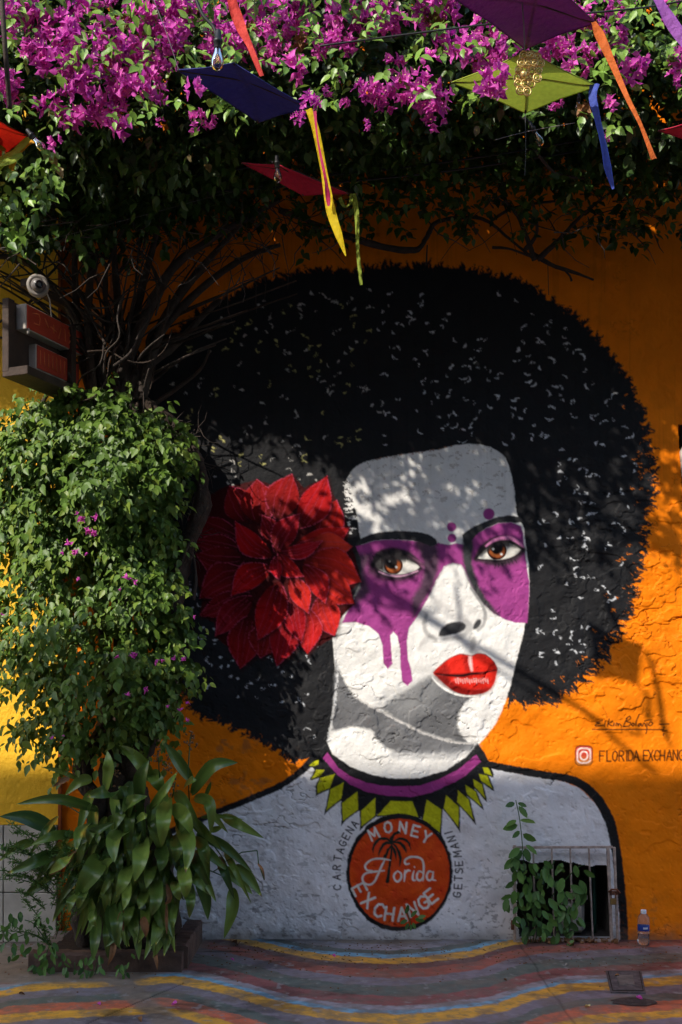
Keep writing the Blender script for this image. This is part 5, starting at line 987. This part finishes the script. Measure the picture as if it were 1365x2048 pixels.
for i in range(120):      # inner, darker leaves filling the heart of the clump
    x = rnd.gauss(660, 170); y = rnd.uniform(400, 930); a = rnd.uniform(-.6, .6)+(x-670)/500; ln = rnd.uniform(120, 240)
    strap([W(*zz2(x, y-60), -.46), W(*zz2(x+ln*.4*math.sin(a), y+ln*.3*math.cos(a)-30), -.62-rnd.uniform(0, .1)), W(*zz2(x+ln*math.sin(a), y+ln*math.cos(a)), -.66)], rnd.uniform(34, 66)/2.4375/S*.88, rnd.uniform(.0, .5), fold=rnd.uniform(.1, .5), tw=rnd.uniform(-1, 1))
for i in range(26):      # lowest leaves hanging over the kerb
    x = rnd.uniform(430, 900); y = rnd.uniform(900, 1010); ln = rnd.uniform(90, 200)
    strap([W(*zz2(x, y-40), -.66), W(*zz2(x+rnd.uniform(-15, 25), y+ln*.4), -.80), W(*zz2(x+rnd.uniform(-30, 40), min(1170, y+ln)), -.83)], rnd.uniform(34, 62)/2.4375/S*.85, rnd.uniform(.0, .6), fold=rnd.uniform(.1, .5), tw=rnd.uniform(-1, 1))
mb = MB(); mb.tube([W(265, 1900, -.3), W(268, 1850, -.3), W(262, 1780, -.29), W(255, 1700, -.27), W(262, 1640, -.25)], [.24, .27, .25, .2, .12], 18, rough=.18, seed=9, twist=.9); mb.build('root_ball', M_bark, bp)
for a, b, c, w_ in (((560, 1080), (550, 1130), (525, 1200), 30), ((700, 960), (708, 1010), (712, 1060), 40), ((815, 800), (828, 870), (800, 900), 26), ((600, 930), (590, 990), (604, 1030), 34), ((370, 640), (320, 700), (240, 760), 26), ((815, 900), (812, 980), (815, 1050), 16), ((340, 285), (300, 300), (260, 325), 26), ((757, 1130), (762, 1170), (768, 1220), 20), ((1258, 700), (1280, 730), (1292, 780), 12)):
    strap([W(*zz2(*a), -.8), W(*zz2(*b), -.84), W(*zz2(*c), -.84)], w_/2.4375/S*.87, .5, 'dry_leaf', M_dryleaf, fold=.6, tw=1.2)
for P in (((960, 500), (1100, 690), (1180, 645), (1255, 636)), ((1255, 636), (1262, 700), (1290, 780)), ((925, 400), (918, 250), (930, 80)), ((650, 400), (655, 330), (640, 300)), ((545, 330), (548, 270), (560, 235)), ((840, 380), (850, 340), (855, 300)), ((780, 300), (775, 200), (770, 150)), ((700, 500), (720, 540), (740, 600)), ((520, 620), (460, 500), (320, 410)), ((1080, 715), (1040, 740), (980, 720)), ((1130, 820), (1110, 770), (1040, 740))):
    mb = MB(); mb.tube([W(*zz2(*p), -.6) for p in P], .0035, 5); mb.build('flower_stalk', M_weed, bp)
mb = MB()      # dry seed heads on the stalks
for (x, y, n_) in ((932, 100, 26), (770, 160, 16), (560, 270, 14), (820, 235, 18), (850, 320, 12), (335, 400, 8), (655, 395, 8)):
    for k in range(n_): p = W(*zz2(x+rnd.gauss(0, 12), y+rnd.gauss(0, 26)), -.6+rnd.uniform(-.02, .02)); mb.box(p, (.011, .006, .009), M=Matrix.Rotation(rnd.uniform(0, 3), 3, 'Y'))
o = mb.build('seed_heads', M_dryleaf, bp); o['kind'] = 'stuff'
# feathery fern and small creeping weed at the left of the planter
fn = empty('feathery_fern', W(112, 1900, -.66), 'wispy feathery fern rising at the left end of the planter before the pale panels', 'fern')
mb = MB(); Fp = []; 
for i in range(26):
    x0 = rnd.uniform(85, 135); y0 = rnd.uniform(1700, 1900); a = rnd.uniform(-1.2, .8); ln = rnd.uniform(60, 150)
    P = [W(x0, y0, -.62), W(x0+ln*.5*math.sin(a), y0-ln*.5*math.cos(a), -.7), W(x0+ln*math.sin(a*1.3), y0-ln*.9*math.cos(a*1.2), -.72)]; sp = [Vector(tuple(q)) for q in spline(P, 9)]
    mb.tube(sp, [.0022]*len(sp), 4, cap=False)
    for p in sp[3:]:
        for k in range(7): Fp.append((p+Vector((rnd.gauss(0, .006), rnd.gauss(0, .006), rnd.gauss(0, .006))), Vector((rnd.uniform(-1, 1), rnd.uniform(-.6, .6), rnd.uniform(-.5, 1)))))
mb.build('stalk', M_weed, fn)
nf = len(Fp); leaf_cloud('fronds', np.array([tuple(p[0]) for p in Fp], np.float32), np.array([tuple(p[1]) for p in Fp], np.float32), rng.normal(0, 1, (nf, 3)).astype(np.float32)+np.array([0, -1.5, 0], np.float32), rng.uniform(.014, .028, nf).astype(np.float32), rng.uniform(.3, .9, nf).astype(np.float32), M_weed, fn, wid=np.full(nf, .4, np.float32))
def small_weed(name, label, cat, pts, sizes, stems, y, m=None, up=-.5, singles=True):
    e = empty(name, W(pts[0][0], 1885, y), label, cat); mb = MB()
    for st in stems: mb.tube([Vector(tuple(q)) for q in spline([W(a, b, y+.01+rnd.uniform(-.01, .01)) for a, b in st], 5)], .0028, 5)
    mb.build('stem', m or M_weed, e); n = len(pts)
    P = np.array([tuple(W(a, b, y-rnd.uniform(.0, .07))) for a, b, *_ in pts], np.float32)
    D = np.array([(math.sin(p[2]) if len(p) > 2 else rnd.uniform(-.9, .9), rnd.uniform(-.5, .0), -math.cos(p[2]) if len(p) > 2 else up+rnd.uniform(-.5, .3)) for p in pts], np.float32)
    N = np.array([(rnd.gauss(0, .6), -1, .4+rnd.gauss(0, .6)) for _ in pts], np.float32)
    leaf_cloud('leaves', np.concatenate([P, P[:1]]), np.concatenate([D, D[:1]]), np.concatenate([N, N[:1]]), np.array(list(sizes)+[sizes[0]*.6], np.float32), rng.uniform(.1, .8, n+1).astype(np.float32), m or M_weed, e, T=TO, singles=n, score=-np.arange(n+1))
    return e
pts = []; sz = []
for x, y, a in ((1036, 1606, 1.2), (1030, 1606, -1.3), (1038, 1612, .6), (1033, 1640, -1.1), (1040, 1640, 1.45), (1036, 1650, -1.3), (1040, 1662, -.9), (1046, 1668, 1.1), (1048, 1672, 1.3), (1040, 1696, -.9), (1052, 1690, .9), (1050, 1696, .3), (1044, 1700, -.6), (1024, 1790, -1.2), (1012, 1800, .2), (1016, 1796, -.3), (1160, 1760, .4), (1168, 1740, 1.), (1150, 1730, .2), (1170, 1780, -.3), (1148, 1880, -.8)):
    pts.append((x, y, a)); sz.append(rnd.uniform(.055, .10))
for i in range(112):
    x = rnd.uniform(1028, 1128) if i < 84 else rnd.uniform(1110, 1165); y = rnd.uniform(1712, 1872) if i < 84 else rnd.uniform(1770, 1862); pts.append((x, y, rnd.gauss(0, .55))); sz.append(rnd.uniform(.045, .095))
small_weed('wall_weed', 'green leafy weed growing up the white shoulder in front of the barred grate', 'weed', pts, sz, [[(1062, 1885), (1052, 1800), (1046, 1700), (1040, 1640), (1032, 1600)], [(1070, 1885), (1100, 1800), (1150, 1740), (1170, 1730)], [(1060, 1850), (1030, 1800), (1010, 1790)], [(1080, 1885), (1120, 1840), (1150, 1810)], [(1066, 1885), (1085, 1780), (1110, 1720)]], -.10)
small_weed('wall_sprout', 'tiny green sprout growing out of the bottom of the round orange pendant', 'weed', [(812, 1828, 2.9), (822, 1834, 2.4), (830, 1838, 1.4), (815, 1840, -1.2), (826, 1845, .4), (818, 1846, -.5), (836, 1836, 1.9), (822, 1848, 0)], [.06, .055, .06, .05, .04, .045, .05, .04], [[(822, 1860), (820, 1840), (815, 1826)]], -.03)
small_weed('creeping_weed', 'small round leaved creeper trailing over the pavement at the planter left end', 'weed', [(rnd.uniform(0, 100), 1862+rnd.uniform(-40, 50), rnd.uniform(-1, 1)) for _ in range(34)]+[(rnd.uniform(60, 110), rnd.uniform(1870, 1945), rnd.uniform(-1, 1)) for _ in range(22)], [rnd.uniform(.035, .06) for _ in range(56)], [[(110, 1900), (60, 1868), (0, 1892)], [(105, 1900), (70, 1850), (50, 1840)], [(100, 1890), (80, 1940)]], -.72)
small_weed('kerb_weed', 'low green sprigs growing at the foot of the planter kerb front', 'weed', [(rnd.uniform(120, 265), rnd.uniform(1905, 1950), rnd.uniform(-1, 1)) for _ in range(40)], [rnd.uniform(.03, .055) for _ in range(40)], [[(150, 1950), (150, 1925)], [(190, 1950), (195, 1925)], [(250, 1950), (255, 1930)]], -.78)
# ------------------------------------------------------------------ fallen petals, leaves and bits on the pavement
LIT = [(195, 2008, 'pale pink petal lying on the bare concrete patch', M_bract, .022, 'petal'), (1272, 1997, 'bright pink flower fallen on the dirt filled hollow', M_bract, .035, 'petal'), (355, 2009, 'dull red fallen flower on the orange stripe', M_bract, .03, 'petal'), (664, 1912, 'faded pink petal on the dark red stripe under the mural', M_bract, .025, 'petal'), (463, 1888, 'curled brown dry leaf at the foot of the wall right of the planter', M_dryleaf, .05, 'dry leaf'), (478, 1891, 'second curled dry leaf touching the brown one by the wall', M_dryleaf, .04, 'dry leaf'), (1140, 1893, 'dry leaf lying under the barred grate', M_dryleaf, .05, 'dry leaf'), (1160, 1886, 'brown leaf caught at the grate bottom bar', M_dryleaf, .04, 'dry leaf'), (1180, 1888, 'crumpled dead leaf below the right side of the grate', M_dryleaf, .05, 'dry leaf'), (1180, 2016, 'pale dry petal near the bottom right of the pavement', M_pale, .028, 'petal'), (1240, 1955, 'small orange brown leaf lying on the inspection cover', M_dryleaf, .03, 'dry leaf'), (462, 1920, 'pink petal on the dark stripe right of the planter', M_bract, .02, 'petal'), (1007, 1960, 'small brown leaf on the yellow stripe', M_dryleaf, .02, 'dry leaf'), (38, 1990, 'dark dead leaf near the left edge on the yellow stripe', M_dryleaf, .028, 'dry leaf'), (40, 1912, 'reddish dry leaf on the pavement beside the creeper', M_dryleaf, .03, 'dry leaf'), (1137, 1930, 'pale crumpled bit of paper on the green stripe', M_white, .02, 'litter'), (275, 2040, 'dark dead leaf on the lowest yellow stripe', M_dryleaf, .035, 'dry leaf')]
lm = {}
for i, (px, py, lb, m, s_, ct) in enumerate(LIT):
    V = TL*np.array([1.5, 1, 3.2])+np.array([0, 0, .22]); V[:, 2] += .25*np.abs(V[:, 0])+rng.uniform(-.05, .05, 9); V = V*s_
    me = mesh_np('fallen_petal', V, FL_, {'tint': ('FLOAT', np.full(9, .8))}); o = obj('fallen_leaf' if 'leaf' in ct else ('paper_scrap' if ct == 'litter' else 'fallen_petal'), me, m); p = G(px, py, .006); o.location = p; o.rotation_euler = (rnd.uniform(-.2, .2), rnd.uniform(-.2, .2), rnd.uniform(0, 6)); tag(o, lb, ct, 'fallen leaves and petals on the pavement')
mb = MB()
for i in range(420):
    px = rnd.uniform(0, 1365); py = 1884+abs(rnd.gauss(0, 35)); 
    if py > 2040: continue
    p = G(px, py, .007); mb.box(p, (rnd.uniform(.003, .009), rnd.uniform(.003, .009), .003), M=Matrix.Rotation(rnd.uniform(0, 3), 3, 'Z'))
for i in range(160): p = Vector((rnd.uniform(wx(1040), wx(1230)), -.03-abs(rnd.gauss(0, .03)), .012)); mb.box(p, (rnd.uniform(.005, .02), rnd.uniform(.005, .02), rnd.uniform(.003, .02)), M=Matrix.Rotation(rnd.uniform(0, 3), 3, 'X'))
tag(mb.build('grit', M_dryleaf, smooth=False), kind='stuff')
# ------------------------------------------------------------------ light box sign, wooden frame and dome camera on the yellow wall
u = Vector((.37, .93, 0)).normalized(); v = Vector((.93, -.37, 0)).normalized(); MU = Matrix((v, u, Vector((0, 0, 1)))).transposed()
sg = empty('box_sign', W(20, 660, -.6), 'two stacked red and white light boxes in a dark wooden bracket', 'sign')
def ubox(p, w_, ln, h, name, m, par, bev=.003):
    """p = near, right, bottom corner; extends -v by w_, +u by ln, up by h"""
    mb = MB(); mb.box(p-v*w_/2+u*ln/2+Vector((0, 0, h/2)), (w_, ln, h), M=MU, bev=bev); return mb.build(name, m, par, smooth=False)
for (px, py, yy, w_, ln, h, marks) in ((52, 657, -.72, .084, .50, .132, 1), (72, 737, -.62, .076, .38, .132, 2)):
    p = W(px, py, yy); bx = ubox(p, w_, ln, h, 'light_box', M_white, sg); fc = ubox(p+v*.004+u*.008+Vector((0, 0, .005)), .006, ln-.012, h-.01, 'red_face', M_signred, bx, .001)
    f0 = p+v*.006; strokes = [[(.05, .095), (.10, .105), (.11, .085), (.105, .05), (.06, .045)], [(.15, .10), (.18, .06)], [(.20, .07), (.25, .06)], [(.225, .09), (.228, .045)], [(.29, .10), (.27, .03)], [(.32, .10), (.33, .03)], [(.36, .09), (.40, .03)], [(.40, .09), (.36, .03)], [(.44, .095), (.44, .03)]] if marks == 1 else [[(.03+.035*k, .105), (.03+.035*k, .03)] for k in range(9)]
    mb = MB()
    for st in strokes:
        if st[-1][0] > ln-.02: continue
        mb.tube([f0+u*a+Vector((0, 0, b)) for a, b in st], .0034, 4)
    mb.build('sign_marks', M_signmark, fc)
mb = MB(); mb.lathe([(0, 0), (.007, 0), (.007, .03), (0, .03)], 8, c=W(57, 668, -.70)); mb.build('cable_clip', M_white, sg)
pL = W(19, 742, -.78); ubox(pL-v*.005, .042, .05, .38, 'post', M_wood, sg); ubox(pL-v*.02+u*.05, .02, .50, .38, 'back_board', M_wood, sg); ubox(W(21, 752, -.78)+v*.11-v*.002, .16, .62, .045, 'bottom_rail', M_wood, sg); ubox(pL+u*.45+v*.06, .10, .04, .38, 'back_post', M_wood, sg)
ubox(W(56, 572, -.62), .05, .55, .045, 'top_beam', M_wood, sg)
dc = empty('dome_camera', W(77, 572, -.62), 'small white dome security camera fixed on the beam above the red sign', 'camera')
c0 = W(76, 571, -.66); Rm = Vector((.25, -1, -.2)).to_track_quat('Z', 'Y').to_matrix()
M_cam = mat('grey_camera', L(150, 142, 134), rough=.6, noise=(20, .2)); M_cam2 = mat('camera_ball', L(112, 106, 104), rough=.4)
mb = MB(); mb.lathe([(.058, -.03), (.058, .004), (.054, .014), (.042, .02), (.038, .014), (0, .012)], 24, c=c0, M=Rm); mb.build('housing', M_cam, dc)
Rl = Vector((.55, -1, -.25)).to_track_quat('Z', 'Y').to_matrix(); cl_ = c0+Rm @ Vector((.0, 0, .016))
mb = MB(); mb.lathe([(.036*math.sin(t*.262), .036*math.cos(t*.262)) for t in range(9)][::-1], 20, c=cl_, M=Rl); mb.build('camera_ball', M_cam2, dc)
mb = MB(); mb.lathe([(.021, .026), (.021, .038), (.016, .040), (.014, .034), (0, .036)], 16, c=cl_, M=Rl); l_ = mb.build('lens', M_lens, dc)
mb = MB(); mb.tube([W(90, 575, -.6), W(100, 600, -.55), W(104, 640, -.5), (W(125, 660, -.4))], .004, 6); mb.build('cable', M_white, dc)
# ------------------------------------------------------------------ kites, ribbons, bulbs, wires over the lane
def Kp(px, py, z):
    k = (z-EYE)*S/(1370-py); return Vector(((px-682.5)/S*k, DIST*k-DIST, z))
def kite(label, corners, z, m, dz=(0, 0, 0, 0), group='cloth kites strung over the lane'):
    """corners: left, far/near, right, near/far in photo pixels; flies almost level at height z"""
    P = [Kp(a, b, z+d) for (a, b), d in zip(corners, dz)]; c = sum(P, Vector())/4
    e = empty('kite', c, label, 'kite', group); n = 8; vs = []; fs = []
    for i in range(n+1):
        for j in range(n+1):
            s_, t = i/n, j/n; p = P[0]*(1-s_)*(1-t)+P[1]*s_*(1-t)+P[2]*s_*t+P[3]*(1-s_)*t
            # edges curve in a little between the spar tips, cloth bellies upwards
            ed = min(s_, 1-s_, t, 1-t); p = p+(c-p)*.05*math.sin(math.pi*s_)*math.sin(math.pi*t)*0+(c-p)*(.035*max(math.sin(math.pi*s_) if min(t, 1-t) < 1e-6 else 0, math.sin(math.pi*t) if min(s_, 1-s_) < 1e-6 else 0))
            vs.append(p+Vector((0, 0, .025*math.sin(math.pi*s_)*math.sin(math.pi*t))))
    for i in range(n):
        for j in range(n): a = i*(n+1)+j; fs.append((a, a+1, a+n+2, a+n+1))
    mb = MB(); mb.add(vs, fs); mb.build('cloth', m, e)
    for a, b in ((0, 2), (1, 3)):
        mb = MB(); mb.tube([P[a]+Vector((0, 0, .0)), (P[a]+P[b])/2+Vector((0, 0, .034)), P[b]], .0045, 6); mb.build('spar', M_wood, e)
    mb = MB()
    for a in range(4): mb.tube([P[a], (P[a]+P[(a+1) % 4])/2*.95+c*.05*1, P[(a+1) % 4]], .0022, 4)
    mb.build('hem', m, e); return e, P
def ribbon(label, pts, wd, m, y, group='ribbons hanging from the kites', tw=1., cat='ribbon', name='ribbon'):
    P = [Vector(tuple(q)) for q in spline([tuple(W(a, b, y+(c[0] if c else 0))) for a, b, *c in pts], 6)]; n = len(P); wl = wd if hasattr(wd, '__len__') else [wd]*len(pts)
    ws = [float(np.interp(i/(n-1), np.linspace(0, 1, len(wl)), wl))/S*(DIST+y)/DIST for i in range(n)]; vs = []; fs = []; r_ = random.Random(len(label)); ph = r_.uniform(0, 6)
    for i, p in enumerate(P):
        T = (P[min(i+1, n-1)]-P[max(i-1, 0)]).normalized(); X = T.cross(Vector((0, -1, 0))).normalized(); Nn = X.cross(T); a = tw*.55*math.sin(i/n*7+ph); X = X*math.cos(a)+Nn*math.sin(a); h = ws[i]/2
        vs += [p-X*h, p-X*h*.3+Nn*h*.25, p+X*h*.4-Nn*h*.2, p+X*h]
    for i in range(n-1):
        for k in range(3): a = i*4+k; fs.append((a, a+1, a+5, a+4))
    mb = MB(); mb.add(vs, fs); o = mb.build(name, m); tag(o, label, cat, group); return o
c_navy = cloth('navy', (30, 33, 116), .05); c_pur = cloth('purple', (112, 26, 112), .08); c_grn = cloth('lime', (178, 196, 66), .3); c_red = cloth('crimson', (196, 14, 60), .05); c_red2 = cloth('red', (214, 34, 20), .4)
c_yel = cloth('yellow', (255, 222, 10), .5); c_mag = cloth('magenta', (190, 26, 90), .3); c_blu = cloth('blue', (72, 92, 190), .3); c_ora = cloth('orange', (240, 120, 44), .35); c_cor = cloth('coral', (236, 70, 58), .35); c_lil = cloth('lilac', (170, 96, 190), .35); c_olv = cloth('olive', (150, 168, 50), .35); c_gold = cloth('amber', (224, 160, 24), .35)
kite('dark navy blue kite below the clear hanging bulb, yellow ribbon at its tip', [(355, 140), (468, 126), (620, 216), (517, 245)], 3.75, c_navy, (0, 0, -.02, 0))
kite('large purple kite at the top right above the lime one', [(895, -12), (1085, -66), (1192, 46), (1051, 98)], 3.85, c_pur)
kite('lime green kite behind the golden filigree ornament', [(903, 165), (1056, 102), (1197, 172), (1051, 226)], 3.77, c_grn)
kite('crimson kite hanging lowest under the flowers, beside the yellow ribbon', [(484, 326), (556, 329), (698, 388), (607, 391)], 3.85, c_red)
kite('bright red kite cut off by the left edge', [(-95, 250), (-10, 238), (56, 272), (-6, 326)], 3.88, c_red2)
kite('crimson kite tip just entering at the right edge', [(1317, 262), (1375, 246), (1460, 262), (1380, 282)], 3.9, c_red)
ribbon('long yellow ribbon hanging from the navy kite tip', [(618, 218), (632, 260), (648, 340), (662, 420), (678, 470), (692, 512)], [14, 16, 13, 20, 15, 2], c_yel, -2.15, tw=.6)
ribbon('thin magenta ribbon twisted along the yellow one', [(630, 222), (636, 280), (650, 350), (655, 380), (658, 412)], [7, 5, 6, 14, 5], c_mag, -2.18, tw=1.6)
ribbon('olive green ribbon looping from the crimson kite tip', [(680, 395), (688, 412), (700, 408), (706, 390), (714, 430), (716, 500), (723, 570)], [8, 8, 8, 12, 12, 9, 6], c_olv, -1.2, tw=1.4)
ribbon('blue ribbon hanging from the lime kite tip', [(1190, 168), (1186, 195), (1196, 240), (1208, 290), (1216, 335), (1227, 378)], [20, 16, 13, 18, 16, 4], c_blu, -2.22, tw=.9)
ribbon('long orange ribbon hanging from the purple kite tip', [(1188, 44), (1198, 66), (1220, 115), (1255, 195), (1282, 250), (1308, 318)], [16, 22, 14, 9, 9, 18], c_ora, -2.48, tw=.9)
ribbon('coral red ribbon hanging between the flowers at the top', [(462, -10), (470, 20), (484, 58), (500, 92), (524, 152)], [20, 24, 20, 12, 10], c_cor, -2.2, tw=.9)
ribbon('lilac ribbon slanting across the top right corner', [(1306, -20), (1330, 22), (1350, 55), (1380, 96)], [20, 24, 24, 24], c_lil, -2.4, tw=.5)
ribbon('pale green ribbon hanging at the left edge from the red kite', [(58, 276), (34, 300), (10, 318), (-20, 350)], [10, 16, 18, 16], c_grn, -1.62, tw=.8)
ribbon('second pale green ribbon crossing lower at the left edge', [(45, 308), (20, 322), (-10, 330)], [10, 14, 12], c_grn, -1.64, tw=.4)
ribbon('amber ribbon curving down at the left edge', [(76, 280), (50, 290), (30, 315), (20, 355)], [12, 14, 12, 9], c_gold, -1.6, tw=.8)
def bulb(label, px, py, y, sc=1., ang=0., cable=None):
    e = empty('string_bulb', W(px, py, y), label, 'light bulb', 'clear bulbs on the wires'); c = W(px, py, y); Rm = Matrix.Rotation(ang, 3, 'Y'); s_ = .036*sc
    mb = MB(); mb.lathe([(r*s_, -z*s_) for r, z in ((.30, .0), (.34, .3), (.50, .7), (.62, 1.15), (.62, 1.5), (.5, 1.85), (.28, 2.05), (0, 2.12))], 18, c=c, M=Rm); mb.build('glass', M_bulb, e)
    mb = MB(); mb.lathe([(r*s_, z*s_) for r, z in ((.0, -.02), (.34, -.02), (.38, .05), (.38, .55), (.46, .6), (.46, .85), (.34, .95), (.30, 1.7), (.2, 1.85), (0, 1.85))], 14, c=c, M=Rm); mb.build('socket', M_black, e)
    mb = MB(); d = Rm @ Vector((0, 0, -1)); r = Rm @ Vector((1, 0, 0))
    for q in (-.14, -.05, .05, .14): mb.tube([c+r*q*s_+d*.5*s_, c+r*q*s_*1.4+d*1.4*s_], .0016*sc, 4)
    mb.tube([c, c+d*.6*s_], .004*sc, 6); mb.build('filament', M_fil, e)
    if cable: mb = MB(); mb.tube([Vector(tuple(q)) for q in spline([tuple(W(*p)) for p in cable], 6)], .006, 6); mb.build('cable', M_wire, e)
    return e
bulb('clear filament bulb with black socket hanging in front of the navy kite', 436, 98, -2.5, 1.0, .03, [(434, 78, -2.5), (428, 55, -2.5), (405, 28, -2.5), (385, -20, -2.5)])
bulb('dim clear bulb hanging in front of the crimson kite', 555, 336, -1.5, .85, -.05, [(555, 318, -1.5), (548, 325, -1.45), (540, 322, -1.4)])
bulb('clear bulb tilted below the lime kite', 1071, 266, -1.45, .85, -.5, [(1062, 252, -1.45), (1055, 240, -1.4), (1040, 235, -1.3)])
bulb('clear bulb at the left by the amber ribbon', 70, 278, -1.75, .8, -.7)
bulb('clear bulb high between leaves right of the centre', 1157, 205, -1.6, .6, .1)
gm = empty('gold_ornament', W(1056, 148, -2.46), 'golden filigree wire ornament hanging in front of the lime kite', 'ornament')
def curlw(cx, cy, r, turns, a0, y, sg=1):
    P = []
    for k in range(14): t = k/13; a = a0+sg*turns*6.283*t; q = r*(1-.8*t); P.append(W(cx+q*math.cos(a), cy+q*math.sin(a), y-.012*math.sin(3*t)))
    return P
mb = MB()
for r_i, (cy, xs_) in enumerate(((112, (1048, 1062, 1075)), (126, (1042, 1056, 1070, 1082)), (140, (1037, 1050, 1064, 1077)), (154, (1036, 1050, 1063, 1076)), (168, (1038, 1051, 1064)), (181, (1042, 1054)))):
    for cx in xs_:
        q = (cx+rnd.uniform(-1.5, 1.5), cy+rnd.uniform(-2, 2)); yo = -2.46-rnd.uniform(-.035, .035); r_ = rnd.uniform(6.5, 8.5)
        mb.tube([W(q[0]+r_*math.cos(t*.5236), q[1]+r_*1.05*math.sin(t*.5236), yo) for t in range(13)], .0028, 5, cap=False)
        mb.tube(curlw(q[0], q[1], r_*.75, rnd.uniform(.9, 1.5), rnd.uniform(0, 6), yo-.006, rnd.choice((-1, 1))), .0024, 4)
mb.build('filigree', M_gold, gm)
mb = MB(); mb.lathe([(0, .012), (.010, .006), (.012, 0), (.008, -.01), (0, -.013)], 8, c=W(1048, 148, -2.50)); mb.build('bead', M_gold, gm)
WIR = [('white string falling past the purple kite', [(1043, -20, -2.55), (1048, 50, -2.5), (1050, 104, -2.46)], .0022, M_string), ('thin dark string hanging below the lime kite', [(1051, 226, -2.0), (1052, 300, -2.0), (1050, 352, -2.0)], .0018, M_wire), ('brown cable running down the left edge', [(2, -30, -2.2), (10, 90, -2.2), (20, 218, -2.1)], .010, M_wood),
       ('dark cable crossing behind the purple kite to the right edge', [(640, 92, -1.9), (900, 58, -1.9), (1120, 32, -1.9), (1290, 15, -1.9), (1400, -5, -1.9)], .004, M_wire), ('low dark cable under the canopy on the right', [(640, 352, -.9), (850, 330, -.95), (1100, 292, -1.), (1400, 235, -1.05)], .005, M_wire), ('second low dark cable just below the first', [(300, 392, -.8), (640, 368, -.9), (950, 335, -.95), (1400, 262, -1.)], .005, M_wire),
       ('thin pale wire crossing the dark left canopy', [(-20, 500, -.8), (100, 478, -.8), (290, 430, -.8), (460, 385, -.8), (640, 352, -.8)], .0012, M_string), ('thin pale wire below the lime kite', [(990, 280, -1.5), (1060, 262, -1.5), (1150, 246, -1.5)], .0016, M_string), ('fine string holding the navy kite', [(300, -20, -2.4), (332, 62, -2.38), (358, 140, -2.36)], .0014, M_string), ('slack dark cable bundle on the left under the canopy', [(200, 340, -.9), (350, 352, -.9), (480, 338, -.95), (640, 300, -1.)], .006, M_wire), ('thin wire slanting at the left from the planter kite', [(-20, 555, -.5), (60, 548, -.45), (120, 520, -.4)], .004, M_wire), ('thin hanging cord under the bare branch on the right', [(1096, 520, -.15), (1097, 560, -.12), (1098, 590, -.1)], .002, M_wire)]
for lb, pts, r_, m in WIR:
    mb = MB(); mb.tube([Vector(tuple(q)) for q in spline([tuple(W(*p)) for p in pts], 8)], r_, 5); tag(mb.build('wire' if m is M_wire else 'string', m), lb, 'wire')
print('SECTION all done', len(bpy.data.objects))
